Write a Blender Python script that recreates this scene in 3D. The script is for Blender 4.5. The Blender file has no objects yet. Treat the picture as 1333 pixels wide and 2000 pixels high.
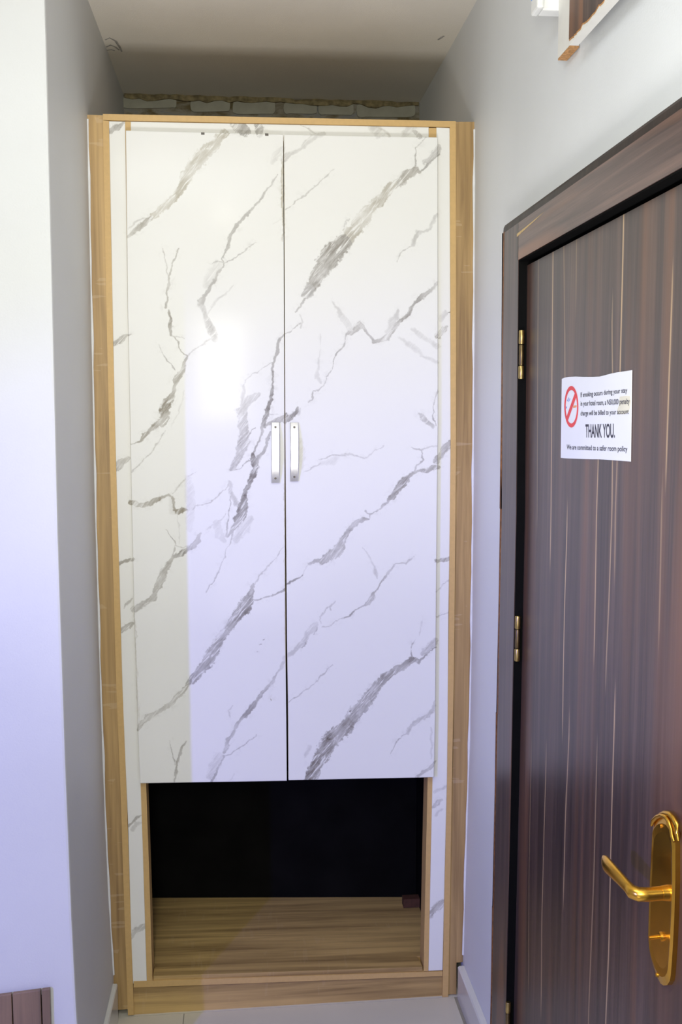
import bpy, bmesh, math, random
import numpy as np
from mathutils import Vector, Matrix

# ------------------------------------------------------------------ camera
F_PX = 1902.68
YAW, PIT, ROL = math.radians(-5.6276), math.radians(-5.6866), math.radians(-0.123)
CAM = Vector((-0.63243, -2.71006, 1.72214))
fw = Vector((math.sin(-YAW) * math.cos(PIT), math.cos(YAW) * math.cos(PIT), math.sin(PIT)))
r0 = Vector((fw.y, -fw.x, 0)).normalized()
u0 = r0.cross(fw)
RT = r0 * math.cos(ROL) + u0 * math.sin(ROL)
UP = -r0 * math.sin(ROL) + u0 * math.cos(ROL)
scene = bpy.context.scene
col = scene.collection
cam_d = bpy.data.cameras.new('camera')
cam = bpy.data.objects.new('camera', cam_d)
col.objects.link(cam)
cam_d.sensor_fit = 'VERTICAL'
cam_d.sensor_height = 36.0
cam_d.lens = F_PX / 2000 * 36.0
cam_d.clip_start = 0.02
cam.matrix_world = Matrix(((RT.x, UP.x, -fw.x, CAM.x), (RT.y, UP.y, -fw.y, CAM.y), (RT.z, UP.z, -fw.z, CAM.z), (0, 0, 0, 1)))
scene.camera = cam

# ------------------------------------------------------------------ world, lights, exposure
scene.view_settings.view_transform = 'Standard'
scene.view_settings.look = 'None'
scene.view_settings.gamma = 1.0
scene.view_settings.use_curve_mapping = False
scene.view_settings.exposure = 0.0
world = bpy.data.worlds.new('world')
scene.world = world
world.use_nodes = True
world.node_tree.nodes['Background'].inputs[0].default_value = (0.75, 0.8, 1.0, 1)
world.node_tree.nodes['Background'].inputs[1].default_value = 0.3


def aim(o, target):
    d = Vector(target) - o.location
    o.rotation_euler = d.to_track_quat('-Z', 'Y').to_euler()


def area(name, loc, target, sx, sy, power, colr, shape='RECTANGLE'):
    l = bpy.data.lights.new(name, 'AREA')
    l.shape = shape
    l.size, l.size_y = sx, sy
    l.energy, l.color = power, colr
    o = bpy.data.objects.new(name, l)
    col.objects.link(o)
    o.location = loc
    aim(o, target)
    return o


# soft lamp that lights the lobby from just above and behind the photographer
area('key_lamp', (-0.76, -2.90, 1.98), (-0.50, 0.0, 1.75), 0.26, 0.56, 22.5, (1.0, 0.985, 0.84))
# round ceiling light further back
area('ceiling_lamp', (-0.72, -2.75, 2.80), (-0.72, -2.4, 0.0), 0.13, 0.13, 4.0, (1.0, 0.96, 0.85), 'ELLIPSE')
# added cool fill below the ceiling, brightens the upper walls and handles
area('panel_fill', (-0.95, -1.75, 2.81), (-0.80, -1.2, 0.0), 0.9, 0.7, 21.0, (0.86, 0.94, 1.0))
# added upward fill, out of view, brightens the recess ceiling
area('upward_fill', (-0.62, -2.15, 0.85), (-0.60, -0.9, 2.8), 0.35, 0.35, 9.0, (1.0, 0.97, 0.93)).data.spread = math.radians(100)
# hard blue lamp from the left side of the room
sp = bpy.data.lights.new('blue_lamp', 'SPOT')
sp.energy, sp.color = 170.0, (0.17, 0.17, 1.0)
sp.spot_size, sp.spot_blend, sp.shadow_soft_size = math.radians(80), 0.6, 0.02
spo = bpy.data.objects.new('blue_lamp', sp)
col.objects.link(spo)
spo.location = (-2.135, -2.79, 1.58)
aim(spo, (-0.55, -0.60, 0.15))


# ------------------------------------------------------------------ helpers
def bp(px, py, axis, val):
    """measured direction -> point on the physical plane axis = val"""
    d = fw + RT * ((px - 666.5) / F_PX) - UP * ((py - 1000) / F_PX)
    i = 'xyz'.index(axis)
    t = (val - CAM[i]) / d[i]
    return CAM + d * t


def bpn(px, py, y):
    """numpy version for planes y = const, returns arrays x, z"""
    a = (px - 666.5) / F_PX
    b = (py - 1000) / F_PX
    dx = fw.x + RT.x * a - UP.x * b
    dy = fw.y + RT.y * a - UP.y * b
    dz = fw.z + RT.z * a - UP.z * b
    t = (y - CAM.y) / dy
    return CAM.x + dx * t, CAM.z + dz * t


def empty(name, loc, label=None, cat=None, group=None, kind=None):
    o = bpy.data.objects.new(name, None)
    o.empty_display_size = 0.05
    col.objects.link(o)
    o.location = loc
    tag(o, label, cat, group, kind)
    return o


def tag(o, label=None, cat=None, group=None, kind=None):
    if label: o['label'] = label
    if cat: o['category'] = cat
    if group: o['group'] = group
    if kind: o['kind'] = kind
    return o


def wloc(o):
    v = Vector((0, 0, 0))
    while o is not None:
        v += o.location
        o = o.parent
    return v


def link(name, me, mat, parent=None, bevel=0.0, smooth=False, recentre=True):
    """link a mesh written in world coordinates; origin moves to the mesh centre"""
    c = Vector((0, 0, 0))
    if recentre and len(me.vertices):
        co = np.empty(len(me.vertices) * 3, np.float32)
        me.vertices.foreach_get('co', co)
        co = co.reshape(-1, 3)
        c = Vector([float(x) for x in (co.min(0) + co.max(0)) / 2])
        co -= np.array(c, np.float32)
        me.vertices.foreach_set('co', co.ravel())
        me.update()
    o = bpy.data.objects.new(name, me)
    col.objects.link(o)
    if parent:
        o.parent = parent
        o.location = c - wloc(parent)
    else:
        o.location = c
    if mat: me.materials.append(mat)
    if smooth:
        me.polygons.foreach_set('use_smooth', [True] * len(me.polygons))
    if bevel:
        m = o.modifiers.new('bevel', 'BEVEL')
        m.width, m.segments, m.limit_method, m.angle_limit = bevel, 2, 'ANGLE', math.radians(40)
    return o


def me_from(name, vs, fs):
    me = bpy.data.meshes.new(name)
    me.from_pydata([tuple(v) for v in vs], [], fs)
    bm = bmesh.new()
    bm.from_mesh(me)
    bmesh.ops.recalc_face_normals(bm, faces=bm.faces)
    bm.to_mesh(me)
    bm.free()
    me.update()
    return me


def box(name, a, b, mat, parent=None, bevel=0.0):
    x0, x1 = sorted((a[0], b[0])); y0, y1 = sorted((a[1], b[1])); z0, z1 = sorted((a[2], b[2]))
    vs = [(x, y, z) for x in (x0, x1) for y in (y0, y1) for z in (z0, z1)]
    fs = [(0, 1, 3, 2), (4, 6, 7, 5), (0, 4, 5, 1), (2, 3, 7, 6), (0, 2, 6, 4), (1, 5, 7, 3)]
    return link(name, me_from(name, vs, fs), mat, parent, bevel)


def loft(name, rows, thick, mat, parent=None, bevel=0.0):
    """rows of (left point, right point) in a plane, extruded by the vector thick"""
    t = Vector(thick)
    vs, fs = [], []
    for a, b in rows:
        a, b = Vector(a), Vector(b)
        vs += [a, b, b + t, a + t]
    n = len(rows)
    for i in range(n - 1):
        k = 4 * i
        for j in range(4):
            fs.append((k + j, k + (j + 1) % 4, k + 4 + (j + 1) % 4, k + 4 + j))
    fs.append((0, 1, 2, 3))
    k = 4 * (n - 1)
    fs.append((k, k + 3, k + 2, k + 1))
    return link(name, me_from(name, vs, fs), mat, parent, bevel)


def strip(name, rows, y, thick, mat, parent=None, bevel=0.0, zmin=-0.010):
    """rows of (xl, yl, xr, yr): measured edges of an upright piece whose front lies in plane y"""
    out = []
    for xl, yl, xr, yr in rows:
        a, b = bp(xl, yl, 'y', y), bp(xr, yr, 'y', y)
        a.z, b.z = max(a.z, zmin), max(b.z, zmin)
        out.append((a, b))
    return loft(name, out, (0, thick, 0), mat, parent, bevel)


def tube(name, pts, radii, mat, parent=None, seg=14, squash=None, cap=True):
    """swept round tube; squash = list of (a, b) half sizes replaces radii with ellipses"""
    vs, fs = [], []
    n = len(pts)
    pts = [Vector(p) for p in pts]
    side = None
    for i in range(n):
        d = (pts[min(i + 1, n - 1)] - pts[max(i - 1, 0)]).normalized()
        ref = Vector((0, 0, 1)) if abs(d.z) < 0.9 else Vector((1, 0, 0))
        s = d.cross(ref).normalized()
        if side is not None and s.dot(side) < 0: s = -s
        side = s
        t = s.cross(d).normalized()
        ra, rb = squash[i] if squash else (radii[i], radii[i])
        for k in range(seg):
            a = 2 * math.pi * k / seg
            vs.append(pts[i] + s * (ra * math.cos(a)) + t * (rb * math.sin(a)))
    for i in range(n - 1):
        for k in range(seg):
            fs.append((i * seg + k, i * seg + (k + 1) % seg, (i + 1) * seg + (k + 1) % seg, (i + 1) * seg + k))
    if cap:
        fs.append(tuple(range(seg)))
        fs.append(tuple(range((n - 1) * seg, n * seg)))
    o = link(name, me_from(name, vs, fs), mat, parent, smooth=True)
    m = o.modifiers.new('split', 'EDGE_SPLIT')
    m.split_angle = math.radians(50)
    return o


# ------------------------------------------------------------------ materials
def mat(name):
    m = bpy.data.materials.new(name)
    m.use_nodes = True
    return m, m.node_tree, m.node_tree.nodes['Principled BSDF']


def N(t, kind, **kw):
    n = t.nodes.new(kind)
    for k, v in kw.items():
        if k.startswith('i_'):
            n.inputs[k[2:].replace('_', ' ')].default_value = v
        else:
            setattr(n, k, v)
    return n


def coords(t, scale, kind='Object'):
    tc = N(t, 'ShaderNodeTexCoord')
    mp = N(t, 'ShaderNodeMapping')
    mp.inputs['Scale'].default_value = scale
    t.links.new(tc.outputs[kind], mp.inputs['Vector'])
    return mp.outputs[0]


def world_coords(t, scale, rot=(0, 0, 0)):
    g = N(t, 'ShaderNodeNewGeometry')
    mp = N(t, 'ShaderNodeMapping')
    mp.inputs['Scale'].default_value = scale
    mp.inputs['Rotation'].default_value = rot
    t.links.new(g.outputs['Position'], mp.inputs['Vector'])
    return mp.outputs[0]


def ramp(t, src, stops):
    r = N(t, 'ShaderNodeValToRGB')
    e = r.color_ramp.elements
    while len(e) < len(stops): e.new(0.5)
    for k, (p, c) in enumerate(stops):
        e[k].position = p
        e[k].color = (*c, 1) if len(c) == 3 else c
    t.links.new(src, r.inputs[0])
    return r.outputs[0]


def mth(t, op, a, b=None, clamp=False):
    n = N(t, 'ShaderNodeMath', operation=op, use_clamp=clamp)
    for i, v in enumerate((a, b)):
        if v is None: continue
        if isinstance(v, (int, float)): n.inputs[i].default_value = v
        else: t.links.new(v, n.inputs[i])
    return n.outputs[0]


def mixc(t, fac, a, b, mode='MIX'):
    n = N(t, 'ShaderNodeMix', data_type='RGBA', blend_type=mode)
    for s, v in ((0, fac), (6, a), (7, b)):
        if isinstance(v, (int, float)): n.inputs[s].default_value = v
        elif isinstance(v, tuple): n.inputs[s].default_value = (*v, 1)
        else: t.links.new(v, n.inputs[s])
    return n.outputs[2]


def noise(t, vec, scale, detail=3, rough=0.5, dist=0.0):
    n = N(t, 'ShaderNodeTexNoise')
    n.inputs['Scale'].default_value = scale
    n.inputs['Detail'].default_value = detail
    n.inputs['Roughness'].default_value = rough
    n.inputs['Distortion'].default_value = dist
    t.links.new(vec, n.inputs['Vector'])
    return n.outputs[0]


def bump(t, bs, h, strength, dist=0.002):
    b = N(t, 'ShaderNodeBump')
    b.inputs['Strength'].default_value = strength
    b.inputs['Distance'].default_value = dist
    t.links.new(h, b.inputs['Height'])
    t.links.new(b.outputs[0], bs.inputs['Normal'])


def paint(name, c, rough=0.55, grain=0.25, var=0.03):
    m, t, b = mat(name)
    v = world_coords(t, (1, 1, 1))
    n = noise(t, v, 2.2, 3)
    c2 = tuple(x * (1 - 2 * var) for x in c)
    t.links.new(ramp(t, n, [(0.35, c2), (0.7, c)]), b.inputs['Base Color'])
    b.inputs['Roughness'].default_value = rough
    bump(t, b, noise(t, v, 260, 3), grain, 0.0012)
    return m


def oak(name, grain_axis, light=(0.55, 0.365, 0.155), dark=(0.24, 0.145, 0.06), cross=0.8):
    m, t, b = mat(name)
    sc = [46, 46, 46]
    sc['xyz'.index(grain_axis)] = 1.6
    v = world_coords(t, tuple(sc))
    n1 = noise(t, v, 1.0, 5, 0.6, 0.6)
    sc2 = [9, 9, 9]
    sc2['xyz'.index(grain_axis)] = 0.8
    n2 = noise(t, world_coords(t, tuple(sc2)), 1.0, 3, 0.5, 1.2)
    s = mth(t, 'ADD', mth(t, 'MULTIPLY', n1, 0.6), mth(t, 'MULTIPLY', n2, 0.5))
    base = ramp(t, s, [(0.38, dark), (0.52, tuple((a + c) / 2 for a, c in zip(light, dark))), (0.68, light)])
    # pale saw marks across the grain
    sc3 = [60, 60, 60]
    sc3['xyz'.index(grain_axis)] = 520
    saw = noise(t, world_coords(t, tuple(x / 8 for x in sc3)), 1.0, 2)
    patch = noise(t, world_coords(t, (5, 5, 5)), 1.0, 2)
    f = mth(t, 'MULTIPLY', mth(t, 'GREATER_THAN', saw, 0.62), mth(t, 'MULTIPLY', mth(t, 'GREATER_THAN', patch, 0.53), 0.22 * cross))
    colr = mixc(t, f, base, (0.72, 0.58, 0.42))
    t.links.new(colr, b.inputs['Base Color'])
    b.inputs['Roughness'].default_value = 0.42
    bump(t, b, n1, 0.25, 0.0006)
    return m


def plain(name, c, rough=0.5, metal=0.0, scale=40, var=0.08, spec=0.5):
    m, t, b = mat(name)
    n = noise(t, coords(t, (1, 1, 1)), scale, 3)
    t.links.new(ramp(t, n, [(0.3, tuple(x * (1 - var) for x in c)), (0.7, tuple(min(1, x * (1 + var)) for x in c))]), b.inputs['Base Color'])
    b.inputs['Roughness'].default_value = rough
    b.inputs['Metallic'].default_value = metal
    b.inputs['Specular IOR Level'].default_value = spec
    return m


def walnut(name, grain_axis, stripes=False, bright=1.0, orange=0.5, rough=0.34):
    m, t, b = mat(name)
    gi = 'xyz'.index(grain_axis)
    sc = [34, 34, 34]; sc[gi] = 0.9
    n1 = noise(t, world_coords(t, tuple(sc)), 1.0, 4, 0.6, 0.3)
    sc = [11, 11, 11]; sc[gi] = 0.45
    n2 = noise(t, world_coords(t, tuple(sc)), 1.0, 2, 0.5, 0.8)
    sc = [150, 150, 150]; sc[gi] = 2.5
    n3 = noise(t, world_coords(t, tuple(sc)), 1.0, 4, 0.7, 0.2)
    k = bright
    s = mth(t, 'ADD', mth(t, 'MULTIPLY', n1, 0.62), mth(t, 'MULTIPLY', n3, 0.38))
    base = ramp(t, s, [(0.34, (0.028 * k, 0.020 * k, 0.020 * k)), (0.50, (0.066 * k, 0.043 * k, 0.039 * k)), (0.66, (0.125 * k, 0.080 * k, 0.066 * k))])
    o = ramp(t, n2, [(0.52, (0, 0, 0)), (0.68, (orange, orange, orange))])
    base = mixc(t, o, base, (0.21 * k, 0.095 * k, 0.050 * k))
    if stripes:
        at = N(t, 'ShaderNodeAttribute', attribute_name='sd')
        tn = N(t, 'ShaderNodeAttribute', attribute_name='st')
        f = mth(t, 'MULTIPLY', mth(t, 'SUBTRACT', 1.0, mth(t, 'DIVIDE', at.outputs['Fac'], 0.0036), True), tn.outputs['Fac'], True)
        base = mixc(t, f, base, (0.66, 0.46, 0.26))
    t.links.new(base, b.inputs['Base Color'])
    b.inputs['Roughness'].default_value = rough
    bump(t, b, n3, 0.12, 0.0004)
    return m


def marble():
    m, t, b = mat('marble_laminate')
    g = world_coords(t, (1, 1, 1))
    vd = N(t, 'ShaderNodeAttribute', attribute_name='vd').outputs['Fac']
    vw = N(t, 'ShaderNodeAttribute', attribute_name='vw').outputs['Fac']
    vt = N(t, 'ShaderNodeAttribute', attribute_name='vt').outputs['Fac']
    vy = N(t, 'ShaderNodeAttribute', attribute_name='vy').outputs['Fac']
    # d < 0 inside a vein; ragged rim from fine noise whose reach grows with the vein
    n = mth(t, 'SUBTRACT', noise(t, g, 95, 6, 0.65), 0.5)
    amp = mth(t, 'ADD', mth(t, 'MULTIPLY', vw, 1.5), 0.0015)
    d = mth(t, 'ADD', vd, mth(t, 'MULTIPLY', n, amp))
    pale = mth(t, 'MULTIPLY', mth(t, 'MAXIMUM', mth(t, 'SUBTRACT', 0.42, vt), 0.0), 1.3)
    soft = mth(t, 'ADD', mth(t, 'MULTIPLY', vw, mth(t, 'ADD', pale, 0.09)), 0.0009)
    mask = mth(t, 'SUBTRACT', 0.5, mth(t, 'DIVIDE', d, mth(t, 'MULTIPLY', soft, 2.0)), True)
    mask = mth(t, 'MINIMUM', mth(t, 'MAXIMUM', mask, 0.0), 1.0)
    # streaks running along the diagonal veins
    g2 = N(t, 'ShaderNodeNewGeometry')
    mp = N(t, 'ShaderNodeMapping', vector_type='TEXTURE')
    mp.inputs['Scale'].default_value = (1 / 130, 1 / 130, 1 / 20)
    mp.inputs['Rotation'].default_value = (0, math.radians(40), 0)
    t.links.new(g2.outputs['Position'], mp.inputs['Vector'])
    st = noise(t, mp.outputs[0], 1.0, 4, 0.6, 0.8)
    stf = ramp(t, st, [(0.36, (0.15,) * 3), (0.46, (0.95,) * 3), (0.62, (1.35,) * 3)])
    wide = mth(t, 'MULTIPLY', mth(t, 'SUBTRACT', vw, 0.003), 250, True)
    wide = mth(t, 'MINIMUM', mth(t, 'MAXIMUM', wide, 0.0), 1.0)
    stx = N(t, 'ShaderNodeMix', data_type='FLOAT')
    t.links.new(wide, stx.inputs[0]); stx.inputs[2].default_value = 1.0; t.links.new(stf, stx.inputs[3])
    # darker rim on wide veins
    rim = mth(t, 'SUBTRACT', 1.0, mth(t, 'DIVIDE', mth(t, 'ABSOLUTE', d), 0.0022), True)
    rim = mth(t, 'MULTIPLY', mth(t, 'MAXIMUM', rim, 0.0), mth(t, 'MULTIPLY', wide, 0.30))
    # hairlines come and go
    fade = ramp(t, noise(t, g, 14, 3), [(0.32, (0.45,) * 3), (0.6, (1.0,) * 3)])
    f = mth(t, 'MULTIPLY', mth(t, 'MULTIPLY', mask, mth(t, 'MULTIPLY', vt, 1.12)), mth(t, 'MULTIPLY', stx.outputs[0], fade))
    f = mth(t, 'ADD', f, mth(t, 'MULTIPLY', rim, vt), True)
    # faint cloud near the veins
    near = mth(t, 'SUBTRACT', 1.0, mth(t, 'DIVIDE', mth(t, 'MAXIMUM', vd, 0.0), 0.017), True)
    near = mth(t, 'MAXIMUM', near, 0.0)
    cl = ramp(t, noise(t, g, 42, 6, 0.7, 0.6), [(0.52, (0, 0, 0)), (0.68, (0.30,) * 3)])
    f = mth(t, 'MINIMUM', mth(t, 'ADD', f, mth(t, 'MULTIPLY', mth(t, 'MULTIPLY', near, cl), vt)), 1.0)
    veinc = mixc(t, vy, (0.130, 0.110, 0.098), (0.33, 0.28, 0.17))
    white = mixc(t, noise(t, g, 3, 2), (0.81, 0.81, 0.785), (0.85, 0.85, 0.825))
    c = mixc(t, f, white, veinc)
    t.links.new(c, b.inputs['Base Color'])
    b.inputs['Roughness'].default_value = 0.12
    b.inputs['Specular IOR Level'].default_value = 0.05
    bump(t, b, noise(t, g, 60, 2), 0.06, 0.0006)
    return m


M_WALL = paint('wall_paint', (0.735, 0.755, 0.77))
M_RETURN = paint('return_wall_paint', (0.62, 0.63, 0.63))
M_CEIL = paint('ceiling_paint', (0.84, 0.80, 0.72), 0.7, 0.5, 0.05)
M_OAKV = oak('oak_laminate_upright', 'z')
M_OAKH = oak('oak_laminate_level', 'x', light=(0.62, 0.42, 0.17), dark=(0.24, 0.15, 0.06), cross=0.25)
M_BAND = plain('oak_edge_band', (0.60, 0.395, 0.16), 0.45, scale=90, var=0.04)
M_BLACK = plain('black_back_board', (0.005, 0.005, 0.005), 0.7, scale=8, var=0.3, spec=0.05)
M_DARKREV = plain('black_rebate_paint', (0.006, 0.006, 0.006), 0.9, scale=30, spec=0.02)
M_WALV = walnut('walnut_laminate_leaf', 'z', True, bright=0.9)
M_WALJ = walnut('walnut_laminate_jamb', 'z', orange=0.7)
M_WALH = walnut('walnut_laminate_head', 'y', bright=1.4, orange=1.2)
M_MARBLE = marble()
M_STEEL = plain('brushed_aluminium', (0.72, 0.72, 0.73), 0.33, 1.0, 120, 0.05)
M_BRASS = plain('polished_brass', (0.76, 0.42, 0.06), 0.27, 1.0, 60, 0.05)
M_BRASSD = plain('aged_brass', (0.20, 0.145, 0.07), 0.38, 1.0, 60, 0.2)
M_HINGE = plain('dull_brass', (0.50, 0.37, 0.14), 0.35, 1.0, 60, 0.15)
M_SCREW = plain('dark_screw', (0.10, 0.09, 0.08), 0.4, 0.8)
M_PAPER = plain('notice_paper', (0.78, 0.80, 0.86), 0.6, scale=10, var=0.02)
M_INK = plain('notice_ink', (0.035, 0.035, 0.06), 0.6)
M_RED = plain('notice_red', (0.72, 0.06, 0.07), 0.6, scale=10)
M_ORANGE = plain('notice_orange', (0.75, 0.33, 0.15), 0.6)
M_BLUEINK = plain('notice_blue', (0.20, 0.30, 0.62), 0.6)
M_STAIN = plain('notice_stain', (0.72, 0.70, 0.58), 0.6, scale=10)
M_TILE = plain('cream_floor_tile', (0.60, 0.575, 0.50), 0.16, scale=4, var=0.04)
M_GROUT = plain('tile_grout', (0.30, 0.28, 0.24), 0.8)
M_SKIRT = plain('ceramic_skirting', (0.66, 0.655, 0.62), 0.14, scale=5, var=0.03)
M_BEAD = walnut('dark_bead_laminate', 'z', bright=0.35, orange=0.1, rough=0.5)
M_RAWEDGE = plain('raw_wood_line', (0.20, 0.085, 0.03), 0.6, scale=80, var=0.4)
M_STREAK = plain('pale_streak_wood', (0.55, 0.38, 0.14), 0.45, scale=90, var=0.15)
M_PALEBEAD = plain('pale_bead', (0.78, 0.79, 0.80), 0.5, scale=25, var=0.05)
M_PLASTIC = plain('white_plastic', (0.80, 0.81, 0.80), 0.35, scale=5, var=0.02)
M_WBOARD = plain('white_board_face', (0.74, 0.73, 0.69), 0.5, scale=20, var=0.05)
M_RAW = plain('raw_chipboard', (0.46, 0.24, 0.09), 0.8, scale=160, var=0.35)
M_BROWN = walnut('glossy_brown_laminate', 'z', bright=1.0, orange=1.3, rough=0.3)
M_PLANK = oak('worn_brown_plank', 'z', light=(0.24, 0.155, 0.10), dark=(0.09, 0.062, 0.045), cross=0.0)
M_REDBROWN = plain('reddish_brown', (0.075, 0.030, 0.02), 0.6, scale=60, var=0.2)


def rough_plaster():
    m, t, b = mat('unfinished_plaster')
    v = world_coords(t, (1, 1, 2.5))
    n = noise(t, v, 9, 5, 0.6, 0.8)
    t.links.new(ramp(t, n, [(0.38, (0.13, 0.10, 0.045)), (0.52, (0.27, 0.25, 0.20)), (0.6, (0.22, 0.22, 0.21))]), b.inputs['Base Color'])
    b.inputs['Roughness'].default_value = 0.9
    bump(t, b, noise(t, v, 50, 5), 0.8, 0.004)
    return m


M_PLASTER = rough_plaster()
M_PATCH = plain('plaster_filler', (0.31, 0.30, 0.24), 0.8, scale=14, var=0.15)

# ------------------------------------------------------------------ setting
W = 1.0344          # recess width
YB = 0.847          # recess back wall
YC = -0.5366        # outer corner of the left wall
ZC = 2.828          # ceiling
RZ = [-0.012, 0.12, 0.31, 0.77, 1.08, 1.45, 2.02, 2.52, ZC]
RX = [-0.0015, -0.001, 0.0017, 0.0105, 0.0131, 0.0133, 0.0096, 0.0053, 0.002]
LZ = [-0.012, 0.126, 0.36, 0.585, 0.956, 1.46, 2.01, 2.51, ZC]
LX = [-1.0278, -1.0278, -1.035, -1.039, -1.042, -1.043, -1.039, -1.036, -1.036]
rx = lambda z: float(np.interp(z, RZ, RX))
lx = lambda z: float(np.interp(z, LZ, LX))

# door opening in the right wall
DY0, DY1, DZ1 = -1.50, -0.555, 2.075    # opening (near, far, top)


def wall_right():
    ys = [-4.0, DY0, DY1, 0.0, YB]
    zs = sorted(set([z for z in RZ] + [DZ1]))
    T = 0.16
    vs, fs, idx = [], [], {}
    for side in (0, 1):
        for i, y in enumerate(ys):
            for j, z in enumerate(zs):
                idx[side, i, j] = len(vs)
                x = rx(z) if side == 0 else T
                if side == 0 and y > 0.5: x += 0.0
                vs.append((x, y, z))
    hole = lambda i, j: i == 1 and zs[j + 1] <= DZ1 + 1e-6
    for i in range(len(ys) - 1):
        for j in range(len(zs) - 1):
            if hole(i, j): continue
            for s in (0, 1):
                fs.append((idx[s, i, j], idx[s, i + 1, j], idx[s, i + 1, j + 1], idx[s, i, j + 1]))
    return link('wall_right', me_from('wall_right', vs, fs + [
        (idx[0, 1, j], idx[0, 1, j + 1], idx[1, 1, j + 1], idx[1, 1, j]) for j in range(len(zs) - 1) if zs[j + 1] <= DZ1 + 1e-6] + [
        (idx[0, 2, j], idx[0, 2, j + 1], idx[1, 2, j + 1], idx[1, 2, j]) for j in range(len(zs) - 1) if zs[j + 1] <= DZ1 + 1e-6] + [
        (idx[0, 1, zs.index(DZ1)], idx[0, 2, zs.index(DZ1)], idx[1, 2, zs.index(DZ1)], idx[1, 1, zs.index(DZ1)])]), M_WALL)


tag(wall_right(), kind='structure')

# left wall: face towards the room, then the return into the recess
vs, fs = [], []
XL = -3.4
ring = []
for z in sorted(set(LZ)):
    x = lx(z)
    ring.append([(XL, YC, z), (x - 0.006, YC, z), (x - 0.0015, YC + 0.0015, z), (x, YC + 0.006, z), (x, 0.0, z), (x, YB, z), (XL, YB, z)])
m_ = len(ring[0])
for r in ring: vs += r
for i in range(len(ring) - 1):
    for k in range(m_):
        fs.append((i * m_ + k, i * m_ + (k + 1) % m_, (i + 1) * m_ + (k + 1) % m_, (i + 1) * m_ + k))
fs += [tuple(range(m_)), tuple(range((len(ring) - 1) * m_, len(ring) * m_))]
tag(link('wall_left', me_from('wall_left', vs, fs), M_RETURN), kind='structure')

wb = tag(box('wall_back', (-1.3, YB, 0), (0.15, YB + 0.12, ZC), M_PLASTER), kind='structure')
tag(box('wall_rear', (XL - 0.1, -4.12, 0), (0.16, -4.0, ZC), M_WALL), kind='structure')
tag(box('wall_side', (XL - 0.12, -4.0, 0), (XL, YC, ZC), M_WALL), kind='structure')
tag(box('ceiling', (XL - 0.12, -4.12, ZC), (0.16, YB + 0.12, ZC + 0.1), M_CEIL), kind='structure')

# plaster patches in the strip of back wall above the wardrobe
rnd = random.Random(4)
for (x0, y0, x1, y1, w) in [(232, 187, 346, 212, 3), (372, 192, 450, 219, 4), (454, 197, 539, 224, 4), (554, 199, 620, 223, 4),
                            (622, 200, 692, 225, 4), (696, 200, 812, 230, 4)]:
    p = []
    n = 18
    for k in range(n):
        a = 2 * math.pi * k / n
        ca, sa = math.cos(a), math.sin(a)
        sx = math.copysign(abs(ca) ** 0.22, ca); sy = math.copysign(abs(sa) ** 0.4, sa)
        px = (x0 + x1) / 2 + (x1 - x0) / 2 * sx * rnd.uniform(0.97, 1.0)
        py = (y0 + y1) / 2 - (y1 - y0) / 2 * sy * rnd.uniform(0.85, 1.05)
        p.append(bp(px, py, 'y', YB - 0.006))
    vs = [v for v in p] + [v + Vector((0, 0.0065, 0)) for v in p]
    fs = [tuple(range(n)), tuple(range(n, 2 * n))] + [(k, (k + 1) % n, n + (k + 1) % n, n + k) for k in range(n)]
    link('plaster_patch', me_from('plaster_patch', vs, fs), M_PATCH, wb)
# crumbly joint where ceiling meets the back wall
pts = []
for k in range(41):
    u = k / 40
    pts.append((-W + 0.002 + u * (W - 0.004), YB - 0.006 + rnd.uniform(-0.004, 0.003), ZC - 0.006 + rnd.uniform(-0.006, 0.004)))
M_CRUST = plain('crumbly_joint', (0.20, 0.16, 0.08), 0.9, scale=60, var=0.4)
tube('joint_crust', pts, [rnd.uniform(0.007, 0.015) for _ in pts], M_CRUST, wb, seg=6)

M_SCUFF = plain('grey_scuff', (0.34, 0.33, 0.31), 0.8, scale=80, var=0.3)
ceil = bpy.data.objects['ceiling']
for arc in ([(206, 78), (214, 74), (226, 80), (234, 92), (238, 101)], [(208, 92), (216, 88), (226, 92), (233, 98)], [(209, 98), (218, 97), (224, 99)], [(856, 78), (862, 74), (868, 70)]):
    pp = [bp(x, y, 'z', ZC - 0.0006) for x, y in arc]
    tube('scuff', pp, None, M_SCUFF, ceil, seg=6, squash=[((0.0015 + 0.0025 * math.sin(math.pi * (k + 0.5) / len(pp))), 0.0006) for k in range(len(pp))])

# floor: slab of grout level plus tiles that are parts
fl = tag(box('floor', (XL - 0.12, -4.12, -0.09), (0.16, YB + 0.12, -0.012), M_GROUT), kind='structure')
TS, GX, GY = 0.80, -0.8278, -0.80
me_tile = None
for i in range(-5, 3):
    for j in range(-6, 2):
        x0, x1 = max(GX + i * TS, XL), min(GX + (i + 1) * TS, 0.0)
        y0, y1 = max(GY + j * TS, -4.0), min(GY + (j + 1) * TS, -0.0)
        if y0 >= 0 or x1 - x0 < 0.03 or y1 - y0 < 0.03: continue
        if y1 > YC + 0.3 and x1 < -1.1: continue
        g = 0.0014
        box('tile', (x0 + g, y0 + g, -0.014), (x1 - g, y1 - g, -0.010), M_TILE, fl)
# floor continues under the wardrobe
box('tile', (-1.02, 0.001, -0.014), (-0.01, YB, -0.010), M_TILE, fl)

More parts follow.
